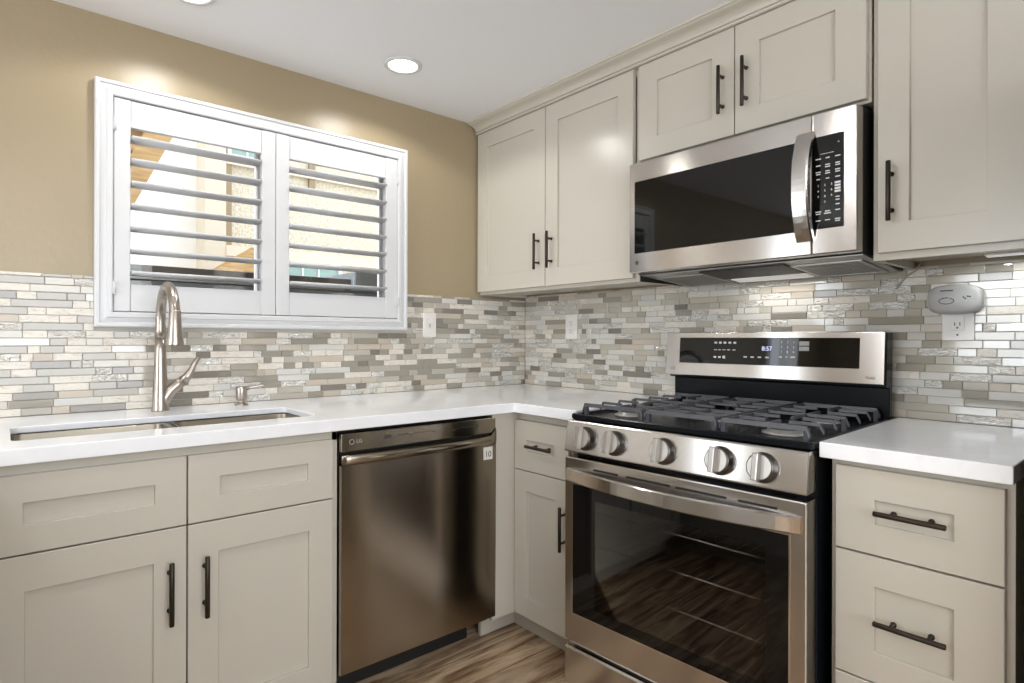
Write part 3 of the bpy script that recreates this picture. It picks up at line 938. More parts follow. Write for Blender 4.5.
# control side
mb = MB(); mb.box(1.6315, MX1, MYF, -0.339, 1.3925, 1.7855)
cpn = part(mb, 'control_panel', M['steel'], mw, bevel=0.003)
mb = MB(); mb.box(1.6325, 1.7150, MYF - 0.0012, MYF + 0.002, 1.4620, 1.7190)
kp = part(mb, 'keypad', M['blackglass'], mw, cpn, bevel=0.0005)
mb = MB()
yk = MYF - 0.0016
def dash(xc, zc, w, h): mb.box(xc - w / 2, xc + w / 2, yk, yk + 0.0006, zc - h / 2, zc + h / 2)
for z, ws_ in ((1.6565, (0.014, 0.010, 0.013)), (1.638, (0.012, 0.013, 0.012)), (1.632, (0, 0.013, 0.012)), (1.620, (0.013, 0.011, 0.013)), (1.614, (0.011, 0.013, 0.012)), (1.600, (0.009, 0.009, 0.012)),
              (1.5095, (0.015, 0.013, 0.012)), (1.5035, (0.012, 0.018, 0)), (1.485, (0.012, 0.013, 0.014)), (1.4795, (0, 0, 0.012))):
    for c, w in zip((1.6490, 1.6735, 1.6995), ws_):
        if w: dash(c, z, w, 0.0028)
for z in (1.584, 1.576, 1.568, 1.560):
    dash(1.6995, z, 0.015, 0.0055)
for z in (1.545, 1.537, 1.525): dash(1.6995, z, 0.010, 0.003)
dash(1.672, 1.669, 0.035, 0.0010)
part(mb, 'key_legend', M['legend'], mw, kp)
for q, ch in enumerate('1234567890'):
    r_, c_ = (divmod(q, 3) if q < 9 else (3, 1))
    t = rail_text(mw, kp, ch, 'key_digit', M['legend'], 0.0085, (1.649 + 0.0175 * c_, yk, 1.582 - 0.0155 * r_))
rail_text(mw, kp, 'A', 'display_mark', M['grey'], 0.008, (1.702, yk, 1.694))

# ------------------------------------------------------------------ gas range
RT = 0.9120     # cooktop rim
rg = thing('gas_range', 'freestanding stainless gas range with black cooktop between the two countertops', 'stove', (1.346, 0.0, 0.0), 'R', turn=math.radians(2.4))
A, B = 1.346 - 0.370, 1.346 + 0.377
mb = MB()
mb.box(A, A + 0.05, -0.655, -0.035, 0.035, 0.893).box(B - 0.05, B, -0.655, -0.035, 0.035, 0.893).box(A + 0.05, B - 0.05, -0.09, -0.035, 0.035, 0.893)
mb.box(A + 0.05, B - 0.05, -0.655, -0.09, 0.035, 0.255).box(A + 0.05, B - 0.05, -0.655, -0.09, 0.70, 0.893)
part(mb, 'body', M['black'], rg, bevel=0.002)
for x in (A + 0.05, B - 0.05):
    for y in (-0.60, -0.10):
        part(MB().lathe([(0.018, 0), (0.018, 0.006), (0.008, 0.008), (0.008, 0.0352)], (x, y, 0)), 'foot', M['rubber'], rg)
# cooktop: shallow black pan with a rolled rim
mb = MB()
def rl(i, z, y0=-0.688): return [(x, y, z) for x, y in rrect(A - 0.001 + i, B + 0.001 - i, y0 + i, -0.062 - i, 0.012)]
loops = [rl(0.004, 0.8935), rl(0.0, 0.897), rl(0.0, RT - 0.003), rl(0.003, RT), rl(0.012, RT), rl(0.022, 0.903), rl(0.03, 0.902)]
vs = [p for l in loops for p in l]; k = len(loops[0]); fs = [tuple(range(k))]
for q in range(len(loops) - 1):
    for i in range(k): fs.append((q * k + i, q * k + (i + 1) % k, (q + 1) * k + (i + 1) % k, (q + 1) * k + i))
fs.append(tuple(range((len(loops) - 1) * k, len(loops) * k)))
mb.poly(vs, fs)
part(mb, 'cooktop', M['black'], rg)
# burners
for bx, by, br_ in ((-0.25, -0.52, 0.044), (-0.25, -0.22, 0.036), (0.25, -0.52, 0.048), (0.25, -0.22, 0.034), (0.0, -0.37, 0.040)):
    cx = 1.346 + bx
    sy = 1.9 if bx == 0 else 1.0
    mb = MB(); mb.lathe([(0, 0), (br_ * 1.25, 0), (br_ * 1.25, 0.004), (br_ * 1.0, 0.006), (br_ * 0.95, 0.014), (0, 0.014)], (cx, by, 0.9020), seg=28, sy=sy)
    bb = part(mb, 'burner', M['ventmetal'], rg)
    mb = MB(); mb.lathe([(0, 0), (br_ * 0.92, 0), (br_ * 0.96, 0.003), (br_ * 0.90, 0.007), (br_ * 0.5, 0.009), (0, 0.009)], (cx, by, 0.9162), seg=28, sy=sy)
    part(mb, 'burner_cap', M['iron'], rg, bb)
# grates: three cast-iron sections
def bar(mb, pts, w=0.0055, h=0.0040):
    w *= 0.85
    """rectangular-ish bar along pts with flat top"""
    P = [Vector(p) for p in pts]
    rings = []
    for i, p in enumerate(P):
        t = (P[min(i + 1, len(P) - 1)] - P[max(i - 1, 0)]); t.z = 0
        if t.length < 1e-6: t = Vector((1, 0, 0))
        t.normalize(); s = Vector((-t.y, t.x, 0))
        rings.append([p + s * w + Vector((0, 0, -h)), p - s * w + Vector((0, 0, -h)), p - s * w * 0.62 + Vector((0, 0, h)), p + s * w * 0.62 + Vector((0, 0, h))])
    vs = [q for r in rings for q in r]
    fs = [(0, 1, 2, 3), tuple(range(4 * len(P) - 4, 4 * len(P)))[::-1]]
    for i in range(len(P) - 1):
        for j in range(4):
            fs.append((4 * i + j, 4 * i + (j + 1) % 4, 4 * i + 4 + (j + 1) % 4, 4 * i + 4 + j))
    mb.poly(vs, fs)


GZ = 0.938
GY0, GY1 = -0.640, -0.085
for side in (-1, 0, 1):
    xa = 1.346 + (-0.358 if side == -1 else (-0.118 if side == 0 else 0.121))
    xb = 1.346 + (-0.121 if side == -1 else (0.118 if side == 0 else 0.358))
    mb = MB()
    zf = 0.9125
    # front / back rails with turned-down ends
    for y in (GY0, GY1):
        bar(mb, [(xa + 0.002, y, zf + 0.006), (xa + 0.010, y, GZ), (xb - 0.010, y, GZ), (xb - 0.002, y, zf + 0.006)], 0.0075, 0.0058)
    # inner side rails
    if side == 0:
        for x in (xa + 0.010, xb - 0.010): bar(mb, [(x, GY0, GZ), (x, GY1, GZ)], 0.006)
        bar(mb, [(xa + 0.01, -0.37, GZ - 0.001), (1.346 - 0.035, -0.37, GZ - 0.001)]); bar(mb, [(1.346 + 0.035, -0.37, GZ - 0.001), (xb - 0.01, -0.37, GZ - 0.001)])
        for y in (-0.555, -0.465, -0.275, -0.185):
            bar(mb, [(xa + 0.01, y, GZ - 0.001), (xb - 0.01, y, GZ - 0.001)], 0.0055)
        bar(mb, [(1.346, GY0, GZ - 0.001), (1.346, -0.45, GZ - 0.001)], 0.0055); bar(mb, [(1.346, -0.29, GZ - 0.001), (1.346, GY1, GZ - 0.001)], 0.0055)
    else:
        xi = xb - 0.010 if side == -1 else xa + 0.010          # rail beside the centre section
        xo = xa if side == -1 else xb
        s = 1 if side == -1 else -1                             # from the outer edge inwards
        bar(mb, [(xi, GY0, GZ), (xi, GY1, GZ)], 0.006)
        xm = xo + s * 0.115
        bar(mb, [(xm, GY0, GZ - 0.001), (xm, -0.540, GZ - 0.001)], 0.0055); bar(mb, [(xm, -0.464, GZ - 0.001), (xm, -0.262, GZ - 0.001)], 0.0055); bar(mb, [(xm, -0.186, GZ - 0.001), (xm, GY1, GZ - 0.001)], 0.0055)
        for i, y in enumerate((-0.548, -0.456, -0.363, -0.270, -0.177)):
            pts = [(xo + s * 0.002, y, zf + 0.006), (xo + s * 0.012, y, GZ), (xo + s * 0.088, y, GZ)]
            if i != 2:
                bar(mb, pts, 0.0065); bar(mb, [(xo + s * 0.150, y, GZ), (xi, y, GZ)], 0.006)
            else:
                bar(mb, pts[:2] + [(xi, y, GZ)], 0.0065)
        for y in (-0.64, -0.37, -0.085): pass
    for x in (xa + 0.012, xb - 0.012):
        for y in (GY0 + 0.004, GY1 - 0.004, -0.37):
            mb.box(x - 0.006, x + 0.006, y - 0.006, y + 0.006, 0.9035, GZ)
    part(mb, 'grate', M['iron'], rg)
# slanted control panel
mb = MB()
cpf = [(-0.6560, 0.7935), (-0.7160, 0.7935), (-0.7185, 0.7970), (-0.7010, 0.8880), (-0.6965, 0.8925), (-0.6560, 0.8925)]
mb.prism(cpf, A + 0.0005, B - 0.0005, 'x')
cp = part(mb, 'control_panel', M['steel'], rg, bevel=0.0025)
nrm = Vector((0, -(0.8880 - 0.7970), -(0.7185 - 0.7010) * -1)).normalized()
nrm = Vector((0, -0.9820, 0.1888)).normalized()
for ux in (-0.287, -0.176, -0.007, 0.161, 0.273):
    zc = 0.8420; yc = -0.7185 + (zc - 0.7970) * (0.0175 / 0.0910)
    o3 = Vector((1.346 + ux, yc, zc))
    mb = MB(); mb.lathe([(0, 0), (0.0375, 0), (0.0375, 0.004), (0.0350, 0.007), (0.0340, 0.021), (0.0310, 0.0235), (0, 0.0235)], o3, nrm, 32)
    kn = part(mb, 'knob', M['darkmetal'], rg)
    mb = MB()
    q = nrm.to_track_quat('Z', 'Y')
    # grip ridge across the knob and bright D-shaped face
    def KP(x, y, z): return o3 + Matrix.Rotation(0.0, 3, 'X') @ (Vector((1, 0, 0)) * x + nrm.cross(Vector((1, 0, 0))) * y * 1.0 + nrm * z)
    ring = []
    hw = 0.0085
    vs = []
    for z, w, r_ in ((0.0236, hw, 0.0335), (0.043, hw * 0.85, 0.0320), (0.0445, hw * 0.6, 0.0305)):
        for sx2, sy2 in ((-1, -1), (1, -1), (1, 1), (-1, 1)):
            vs.append(KP(sx2 * w - 0.004, sy2 * r_, z))
    fs = [(0, 1, 2, 3), (8, 9, 10, 11)]
    for k2 in (0, 4):
        for i in range(4): fs.append((k2 + i, k2 + (i + 1) % 4, k2 + 4 + (i + 1) % 4, k2 + 4 + i))
    mb.poly(vs, fs)
    part(mb, 'knob_grip', M['knobgrip'], rg, kn, label='raised grip ridge')
    mb = MB()
    for sgn in (-1, 1):
        dv = [KP(sgn * 0.0065 - 0.004, -0.0285, 0.0238), KP(sgn * 0.0065 - 0.004, 0.0285, 0.0238)]
        for k2 in range(1, 12):
            a = PI / 2 - PI * k2 / 12
            dv.append(KP(max(sgn * (-0.004) + 0.0075, 0.0298 * math.cos(a)) * sgn, 0.0298 * math.sin(a), 0.0238))
        top = [p + nrm * 0.0022 for p in dv]
        nn2 = len(dv)
        mb.poly(dv + top, [tuple(range(nn2)), tuple(range(nn2, 2 * nn2))] + [(i, (i + 1) % nn2, nn2 + (i + 1) % nn2, nn2 + i) for i in range(nn2)])
    part(mb, 'knob_face', M['knobface'], rg, kn)
# oven door
mb = MB()
ox = ((A + 0.001, B - 0.001, 0.1910, 0.7780), (A + 0.060, B - 0.060, 0.300, 0.680))
frame_ring(mb, [(ox[0], -0.6565), (ox[0], -0.7155), (ox[1], -0.7155), (ox[1], -0.6565)])
door = part(mb, 'oven_door', M['steel'], rg, bevel=0.004)
mb = MB()
iw = (A + 0.125, B - 0.095, 0.318, 0.655)
frame_ring(mb, [((A + 0.036, B - 0.040, 0.2830, 0.6940), -0.7157), ((A + 0.036, B - 0.040, 0.2830, 0.6940), -0.7170), (iw, -0.7170), (iw, -0.7157)])
gls = part(mb, 'glass_border', M['blackglass'], rg, door, label='black glass border of the oven window')
part(MB().box(iw[0], iw[1], -0.7168, -0.7160, iw[2], iw[3]), 'oven_glass', M['ovenpane'], rg, door, label='smoked see-through oven window')
for zr in (0.372, 0.482, 0.590):
    mb = MB()
    ra, rb = A + 0.056, B - 0.056
    mb.tube([(ra, -0.630, zr), (rb, -0.630, zr)], 0.0034, 8).tube([(ra, -0.12, zr), (rb, -0.12, zr)], 0.0026, 8)
    for k2 in range(22):
        x = ra + 0.01 + (rb - ra - 0.02) * k2 / 21
        mb.tube([(x, -0.630, zr + 0.003), (x, -0.12, zr + 0.003)], 0.0015, 6)
    part(mb, 'oven_rack', M['chrome'], rg)
mb = MB()
frame_ring(mb, [((A + 0.033, B - 0.037, 0.280, 0.697), -0.7152), ((A + 0.033, B - 0.037, 0.280, 0.697), -0.7176), ((A + 0.0365, B - 0.0405, 0.2835, 0.6935), -0.7176), ((A + 0.0365, B - 0.0405, 0.2835, 0.6935), -0.7152)])
part(mb, 'window_bezel', M['chrome'], rg, door)
mb = MB()
for a, b in ((0.122, 0.215), (0.245, 0.392), (0.408, 0.555), (0.585, 0.684)):
    mb.box(A + a - 0.004, A + b - 0.004, -0.7158, -0.7150, 0.7470, 0.7535)
part(mb, 'vent_slot', M['blackmatte'], rg, door)
mb = MB()
vs = []; n = 28
for i in range(n + 1):
    t = i / n
    x = A + 0.014 + (B - A - 0.026) * t
    u = 2 * t - 1
    bow = 0.048 * (1 - abs(u) ** 2.2)
    y = -0.7175 - bow
    zc = 0.7215
    vs += [(x, y + 0.014, zc + 0.019), (x, y - 0.002, zc + 0.021), (x, y - 0.006, zc + 0.018), (x, y - 0.007, zc - 0.016), (x, y - 0.003, zc - 0.020), (x, y + 0.014, zc - 0.018)]
fs = []
for i in range(n):
    for j in range(6): fs.append((i * 6 + j, i * 6 + (j + 1) % 6, (i + 1) * 6 + (j + 1) % 6, (i + 1) * 6 + j))
fs.append(tuple(range(6))); fs.append(tuple(range(6 * n, 6 * n + 6)))
mb.poly(vs, fs)
part(mb, 'handle', M['steel'], rg, door, label='bowed full-width steel handle')

# storage drawer
mb = MB(); mb.prism([(-0.6565, 0.0450), (-0.7100, 0.0450), (-0.7140, 0.0490), (-0.7140, 0.1640), (-0.7080, 0.1690), (-0.690, 0.1690), (-0.684, 0.1800), (-0.6565, 0.1800)], A + 0.001, B - 0.001, 'x')
part(mb, 'storage_drawer', M['steel'], rg, bevel=0.0015)
# backguard
mb = MB()
mb.prism([(-0.0360, 0.8935), (-0.0620, 0.8935), (-0.0620, 1.0050), (-0.0975, 1.0100), (-0.0975, 1.0160), (-0.0890, 1.1770), (-0.0360, 1.1770)], A + 0.001, B - 0.001, 'x')
bgd = part(mb, 'backguard', M['black'], rg, bevel=0.002)
mb = MB()
fz0, fz1, fy0, fy1 = 1.0165, 1.1780, -0.1005, -0.0565 - 0.0185
pl = [(-0.0905, fz0), (-0.1075, fz0), (-0.1090, fz0 + 0.002), (-0.0990, fz1 - 0.003), (-0.0970, fz1), (-0.056, fz1 + 0.0012), (-0.0555, fz1 - 0.0005), (-0.0905, fz0 + 0.02)]
pl = [(-0.0985, fz0), (-0.1075, fz0), (-0.1090, fz0 + 0.002), (-0.0960, fz1), (-0.0940, fz1 + 0.002), (-0.0565, fz1 + 0.0025), (-0.0565, fz1 + 0.0012)]
mb.prism(pl, A - 0.012, B - 0.005, 'x')
fas = part(mb, 'control_fascia', M['steel'], rg, bevel=0.001)
slope = (0.1090 - 0.0960) / (fz1 - fz0 - 0.002)
def fyz(z, d=0.0): return -0.1090 + (z - fz0 - 0.002) * slope - d
gz0, gz1 = 1.0640, 1.1600
mb = MB()
ga, gb = A + 0.047, B - 0.073
mb.poly([(ga, fyz(gz0, 0.0012), gz0), (gb, fyz(gz0, 0.0012), gz0), (gb, fyz(gz1, 0.0012), gz1), (ga, fyz(gz1, 0.0012), gz1),
         (ga, fyz(gz0, -0.002), gz0), (gb, fyz(gz0, -0.002), gz0), (gb, fyz(gz1, -0.002), gz1), (ga, fyz(gz1, -0.002), gz1)],
        [(0, 1, 2, 3), (7, 6, 5, 4), (0, 4, 5, 1), (1, 5, 6, 2), (2, 6, 7, 3), (3, 7, 4, 0)])
disp = part(mb, 'display_glass', M['blackglass'], rg, fas, label='black touch control glass')
tl = math.atan(slope) * -1
mb = MB()
W = gb - ga
def leg(fx_, fz_, w, h):
    z = gz1 - (gz1 - gz0) * fz_; x = ga + W * (fx_ + 0.032)
    q_ = MB() if h >= 0.0045 else mb
    q_.box(x - w / 2, x + w / 2, fyz(z, 0.0020), fyz(z, 0.0010), z - h / 2, z + h / 2)
    if q_ is not mb: part(q_, 'start_key' if h > 0.012 else 'touch_key', M['plastic_grey'] if h > 0.012 else M['legend'], rg, disp)
for c in (0.205, 0.233, 0.262, 0.292, 0.322): leg(c, 0.19, 0.010, 0.007)
for c in (0.205, 0.230, 0.257, 0.285, 0.318): leg(c, 0.46, 0.011, 0.0028)
for c, h in ((0.203, 0.006), (0.231, 0.006), (0.258, 0.010)): leg(c, 0.74, 0.010, h)
for c in (0.387, 0.427, 0.468, 0.510): leg(c, 0.71, 0.012, 0.005)
for c, w in ((0.583, 0.010), (0.615, 0.006), (0.648, 0.015)): leg(c, 0.68, w, 0.0045)
part(mb, 'key_legend', M['legend'], rg, disp)
for fz_ in (0.20, 0.38): leg(0.704, fz_, 0.032, 0.0145)
z = gz1 - (gz1 - gz0) * 0.40
rail_text(rg, disp, '8:57', 'clock_digits', M['digits'], 0.021, (ga + W * 0.540, fyz(z, 0.0018), z), tilt=tl, label='lit clock reading 8:57')
for q, ch in enumerate('123456789'):
    r_, c_ = divmod(q, 3)
    z = gz1 - (gz1 - gz0) * (0.16 + 0.175 * r_)
    rail_text(rg, disp, ch, 'key_digit', M['legend'], 0.0115, (ga + W * (0.620 + 0.0315 * c_), fyz(z, 0.0018), z), tilt=tl)
rail_text(rg, fas, 'LG', 'logo', M['grey'], 0.016, (A + 0.020, fyz(1.041, 0.0008), 1.041), tilt=tl)
rail_text(rg, fas, 'ThinQ', 'badge', M['legend_dark'], 0.0105, (B - 0.042, fyz(1.037, 0.0008), 1.037), tilt=tl)

# ------------------------------------------------------------------ outlets, alarm, cord, light bar
def duplex(root, plate, x, z, y):
    for dz in (0.0195, -0.0195):
        mb = MB(); mb.box(x - 0.0165, x + 0.0165, y - 0.0020, y, z + dz - 0.0145, z + dz + 0.0145)
        s = part(mb, 'socket', M['plastic'], root, plate, bevel=0.0015)
    mb = MB()
    for dz in (0.0195, -0.0195):
        for dx, h in ((-0.0065, 0.0095), (0.0065, 0.008)): mb.box(x + dx - 0.0011, x + dx + 0.0011, y - 0.0024, y - 0.0019, z + dz + 0.001 - h / 2 + 0.003, z + dz + 0.001 + h / 2 + 0.003)
        mb.lathe([(0, 0), (0.0026, 0), (0.0026, 0.0005), (0, 0.0005)], (x, y - 0.0019, z + dz - 0.0075), (0, -1, 0), 12)
    mb.lathe([(0, 0), (0.0024, 0), (0.0024, 0.0006), (0, 0.0006)], (x, y - 0.0001, z), (0, -1, 0), 10)
    part(mb, 'slots', M['slot'], root, plate)


t = thing('light_switch', 'white wall plate on the mosaic between the window and the corner', 'wall switch', (-0.601, -0.003, 1.216))
pl = part(MB().box(-0.636, -0.566, -0.0060, -0.0004, 1.160, 1.273), 'cover_plate', M['plastic'], t, bevel=0.0025)
mb = MB(); mb.prism([(-0.0062, 1.1835), (-0.0085, 1.1835), (-0.0072, 1.2165), (-0.0100, 1.2495), (-0.0062, 1.2495)], -0.6175, -0.5845, 'x')
rk = part(mb, 'switch_rocker', M['plastic'], t, bevel=0.001)
mb = MB(); mb.box(-0.608, -0.600, -0.0110, -0.0080, 1.205, 1.222)
part(mb, 'indicator', M['plastic_grey'], t, rk)

t = thing('wall_outlet', 'white outlet plate on the mosaic above the counter, left of the range', 'outlet', (0.343, -0.003, 1.212), 'R')
pl = part(MB().box(0.304, 0.382, -0.0060, -0.0004, 1.152, 1.273), 'cover_plate', M['plastic'], t, bevel=0.0025)
duplex(t, pl, 0.343, 1.212, -0.0060)

t = thing('wall_outlet', 'white outlet plate on the mosaic half covered by the carbon monoxide alarm', 'outlet', (1.884, -0.003, 1.212), 'R')
pl = part(MB().box(1.846, 1.924, -0.0060, -0.0004, 1.152, 1.270), 'cover_plate', M['plastic'], t, bevel=0.0025)
mb = MB(); mb.box(1.8675, 1.9005, -0.0078, -0.0058, 1.181, 1.247)
ins = part(mb, 'socket', M['plastic'], t, pl, bevel=0.001)
mb = MB()
for dx in (-0.0062, 0.0062): mb.box(1.884 + dx - 0.0012, 1.884 + dx + 0.0012, -0.0081, -0.0077, 1.196, 1.205)
mb.lathe([(0, 0), (0.0026, 0), (0.0026, 0.0005), (0, 0.0005)], (1.884, -0.0077, 1.1895), (0, -1, 0), 12)
mb.lathe([(0, 0), (0.0026, 0), (0.0026, 0.0006), (0, 0.0006)], (1.884, -0.0059, 1.169), (0, -1, 0), 12)
part(mb, 'slots', M['slot'], t, pl)

al = thing('carbon_monoxide_alarm', 'pale grey rounded plug-in carbon monoxide alarm above the right countertop', 'alarm', (1.882, -0.02, 1.227), 'R')
def sq(x0, x1, z0, z1, y, n=40, p=3.2):
    cx, cz_, a, b = (x0 + x1) / 2, (z0 + z1) / 2, (x1 - x0) / 2, (z1 - z0) / 2
    return [(cx + a * math.copysign(abs(math.cos(2 * PI * k / n)) ** (2 / p), math.cos(2 * PI * k / n)), y, cz_ + b * math.copysign(abs(math.sin(2 * PI * k / n)) ** (2 / p), math.sin(2 * PI * k / n))) for k in range(n)]
mb = MB()
lps = []
for i, y in ((0.004, -0.009), (0.0, -0.012), (0.0, -0.034), (0.003, -0.040), (0.012, -0.0435)):
    lps.append(sq(1.817 + i, 1.947 - i, 1.2285 + i * 0.8, 1.3135 - i * 0.8, y))
vs = [p for l in lps for p in l]; k = 40; fs = [tuple(range(k)), tuple(range(4 * k, 5 * k))]
for q in range(4):
    for i in range(k): fs.append((q * k + i, q * k + (i + 1) % k, (q + 1) * k + (i + 1) % k, (q + 1) * k + i))
mb.poly(vs, fs, True)
sh = part(mb, 'shell', M['plastic_grey'], al)
mb = MB()
cx, cz_ = 1.866, 1.2665
ring = [(cx + 0.0180 * math.cos(a), -0.0437, cz_ + 0.0085 * math.sin(a)) for a in [math.radians(115 + 310 * k / 24) for k in range(25)]]
mb.tube(ring, 0.0009, 6)
mb.tube([(cx - 0.010, -0.0437, cz_ + 0.0085), (cx + 0.004, -0.0437, cz_ + 0.0095)], 0.001, 6)
part(mb, 'test_button', M['slot'], al, sh)
mb = MB()
for dx, dz in ((0, 0), (0.006, 0.006), (-0.004, 0.004), (0.011, 0.005)):
    mb.lathe([(0, 0), (0.0022, 0), (0.0022, 0.0006), (0, 0.0006)], (1.910 + dx, -0.0434, 1.2720 + dz), (0, -1, 0), 10)
part(mb, 'indicator', M['slot'], al, sh)
mb = MB(); mb.box(1.851, 1.882, -0.0439, -0.0432, 1.2945, 1.2975)
part(mb, 'grille', M['slot'], al, sh)
mb = MB(); mb.box(1.875, 1.893, -0.0092, -0.0090, 1.231, 1.240).box(1.878, 1.890, -0.0100, -0.0085, 1.229, 1.238)
part(mb, 'plug', M['plastic_grey'], al)

lb = thing('under_cabinet_light', 'slim white light bar under the wall cabinet at the right', 'lamp', (2.02, -0.10, 1.37), 'R')
part(MB().box(1.966, 2.078, -0.125, -0.085, 1.3795, 1.3905), 'housing', M['plastic'], lb, bevel=0.002)
part(MB().box(1.970, 2.074, -0.119, -0.091, 1.3765, 1.3795), 'diffuser', M['led'], lb)
lamp('under_cabinet_lamp', 'AREA', (-0.105, -2.022, 1.374), 0.6, (0.95, 0.98, 1.0), (0, 0, -1), shape='RECTANGLE', size=0.025, size_y=0.10)  # added fill for the right counter, placed at the unlit bar
cd = MB().tube([(-0.010, -1.795, 1.388), (-0.006, -1.780, 1.366), (-0.0045, -1.757, 1.350), (-0.004, -1.740, 1.331), (-0.004, -1.728, 1.312)], 0.0028, 8).build('power_cord', M['plastic_grey'])
tag(cd, 'thin grey cord hanging on the mosaic beside the microwave', 'cord')

# ------------------------------------------------------------------ recessed ceiling lights
for i, (x, y) in enumerate(CANS):
    lab = ['recessed ceiling light above the counter near the corner cabinets', 'recessed ceiling light above the sink, cut by the photo edge'][i] if i < 2 else 'recessed ceiling light over the open kitchen floor'
    t = thing('recessed_light', lab, 'ceiling light', (x, y, CZ), group='recessed ceiling lights')
    mb = MB(); mb.lathe([(0.074, -0.0005), (0.074, -0.0035), (0.070, -0.0065), (0.058, -0.0065), (0.055, -0.004), (0.055, -0.0005)], (x, y, CZ), seg=40)
    part(mb, 'trim_ring', M['white'], t)
    mb = MB(); mb.lathe([(0, -0.0015), (0.0548, -0.0015), (0.0548, -0.0045), (0.04, -0.0075), (0.0, -0.0085)], (x, y, CZ), seg=40)
    part(mb, 'lens', M['lens'], t)
    lamp('recessed_lamp', 'SPOT', (x, y, CZ - 0.014), CAN_POWER, (1.0, 0.98, 0.955), (0, 0, -1), shadow_soft_size=0.05, spot_size=math.radians(154), spot_blend=0.30)

# ------------------------------------------------------------------ refrigerator just past the right edge (shades the cabinet end)
fr_ = thing('refrigerator', 'stainless refrigerator past the right end of the counter', 'refrigerator', (2.62, -0.38, 0), 'R')
part(MB().box(2.175, 3.06, -0.66, -0.03, 0.02, 1.76), 'body', M['blackmatte'], fr_, bevel=0.004)
for a, b, hx in ((2.175, 2.615, 2.585), (2.62, 3.06, 2.65)):
    d = part(MB().box(a, b, -0.725, -0.662, 0.06, 1.755), 'door', M['steel_dw'], fr_, bevel=0.006)
    part(MB().tube([(hx, -0.770, 0.6), (hx, -0.770, 1.5)], 0.012).box(hx - 0.008, hx + 0.008, -0.77, -0.724, 0.63, 0.65).box(hx - 0.008, hx + 0.008, -0.77, -0.724, 1.45, 1.47), 'handle', M['steel'], fr_, d)

# ------------------------------------------------------------------ outside the window
o = MB().box(-6, 5, 0.2, 7, -0.25, -0.15).build('ground', M['ground']); tag(o, 'pale concrete yard outside the window', 'ground', None, 'structure')
nh = thing('neighbor_house', 'cream stucco house across the side yard, seen through the louvers', 'house', (0.5, 3.6, -0.15))
part(MB().box(-0.70, 4.5, 3.0, 4.5, -0.15, 3.6), 'stucco_wall', M['stucco'], nh)
part(MB().box(-4.5, -0.86, 3.25, 4.5, -0.15, 3.6), 'white_wing', M['stucco_white'], nh)
part(MB().box(-0.86, -0.70, 2.96, 4.5, -0.15, 3.6), 'corner_trim', M['trim_out'], nh)
part(MB().box(-0.70, -0.655, 2.965, 2.9995, 1.85, 2.62), 'downspout', M['brown_out'], nh)
part(MB().box(0.01, 0.065, 2.965, 2.9995, 2.50, 3.5), 'downspout', M['brown_out'], nh)
part(MB().box(-0.70, 4.5, 2.95, 2.9995, 1.84, 1.93), 'ledge', M['trim_out'], nh)
part(MB().box(-0.70, 4.5, 2.95, 2.9995, 2.61, 2.68), 'ledge', M['trim_out'], nh)
for a, b, c, d, cuts in ((-0.20, 0.29, 1.30, 1.825, (-0.05, 0.10)), (-0.66, -0.40, 2.70, 3.3, (-0.53,))):
    w = part(MB().box(a, b, 2.975, 2.9992, c, d), 'window_glass', M['teal'], nh)
    mb = MB()
    mb.box(a - 0.03, a, 2.955, 2.9994, c, d).box(b, b + 0.03, 2.955, 2.9994, c, d).box(a - 0.03, b + 0.03, 2.955, 2.9994, c - 0.03, c).box(a - 0.03, b + 0.03, 2.955, 2.9994, d, d + 0.015)
    for x in cuts: mb.box(x - 0.008, x + 0.008, 2.965, 2.975, c, d)
    part(mb, 'window_frame', M['white'], nh, w)
ev = thing('wood_patio_eave', 'orange wood eave with rafters high outside the window', 'eave', (-1.75, 1.7, 2.0))
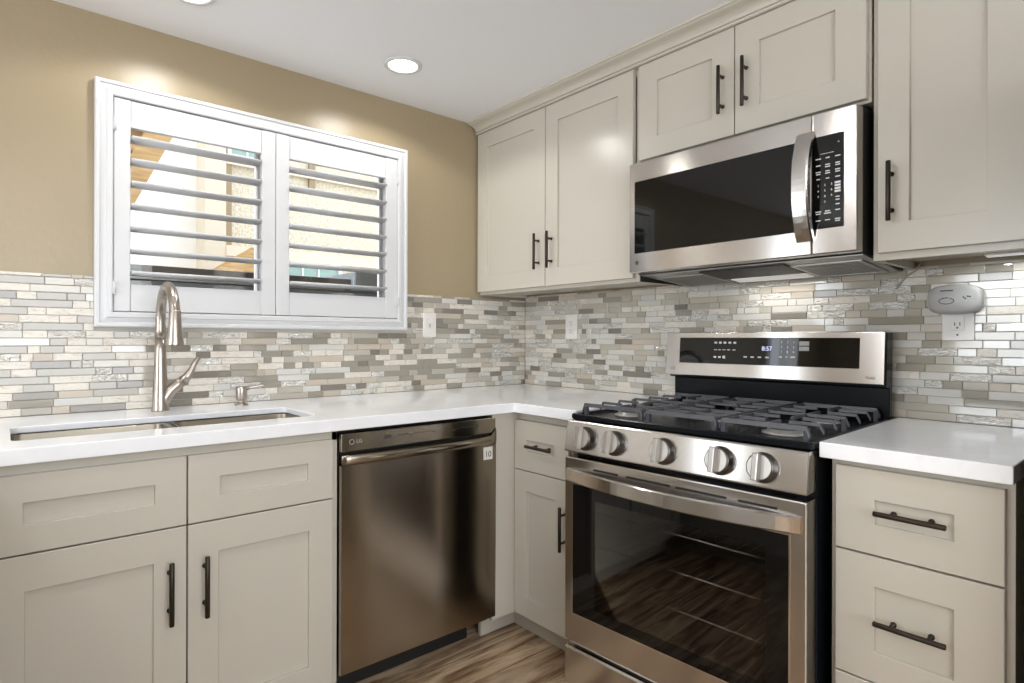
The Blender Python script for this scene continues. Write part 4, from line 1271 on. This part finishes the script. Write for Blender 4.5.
e0, e1 = Vector((-1.235, 0, 2.56)), Vector((-1.535, 0, 1.90))      # underside of the sloping barge board
dd = (e1 - e0) * 1.0; nn_ = Vector((-dd.z, 0, dd.x)).normalized() * -0.14
if nn_.x > 0: nn_ = -nn_
mb = MB(); q0, q1 = e0 - dd * 0.25, e1 + dd * 0.25
mb.prism([(q0.x, q0.z), (q1.x, q1.z), (q1.x + nn_.x, q1.z + nn_.z), (q0.x + nn_.x, q0.z + nn_.z)], 1.90, 1.95, 'y')
part(mb, 'barge_board', M['wood_out'], ev)
for k in range(6):
    c = q0 + (q1 - q0) * (0.08 + 0.16 * k)
    part(MB().box(c.x - 1.2, c.x - 0.04, 1.956, 2.02, c.z - 0.02, c.z + 0.035), 'rafter', M['wood_out'], ev)
part(MB().prism([(q0.x - 0.02, q0.z + 0.02), (q1.x - 0.02, q1.z), (-2.75, q1.z), (-2.75, q0.z + 0.02)], 2.021, 2.05, 'y'), 'sheathing', M['wood_out'], ev)
for x in (-2.7, -1.70): part(MB().box(x - 0.045, x + 0.045, 2.051, 2.13, -0.15, q0.z), 'post', M['wood_out'], ev)
pt = thing('patio_bar', 'dark flat-topped patio bar with slate panel just outside the window', 'patio bar', (-1.1, 0.8, -0.15))
part(MB().box(-1.95, -0.70, 0.55, 1.05, 1.425, 1.462), 'top', M['dark_out'], pt, bevel=0.004)
part(MB().box(-1.90, -0.74, 0.60, 1.00, 1.405, 1.424), 'top_frame', M['grey'], pt)
part(MB().box(-1.90, -0.50, 0.62, 0.98, -0.15, 1.404), 'slate_panel', M['slate'], pt, bevel=0.004)
part(MB().box(-0.73, -0.45, 0.5, 0.98, 1.4045, 1.50), 'side_box', M['slate'], pt, bevel=0.006)
wp = MB().prism([(-0.98, 1.62), (-0.50, 1.62), (-0.50, 1.86), (-0.62, 1.87)], 2.55, 2.60, 'y').box(-0.75, -0.70, 2.50, 2.549, -0.15, 1.64).box(-0.58, -0.53, 2.50, 2.549, -0.15, 1.64).build('wood_board_rack', M['wood_out'])
tag(wp, 'orange plywood panel standing on posts against the neighboring house', 'wood panel')
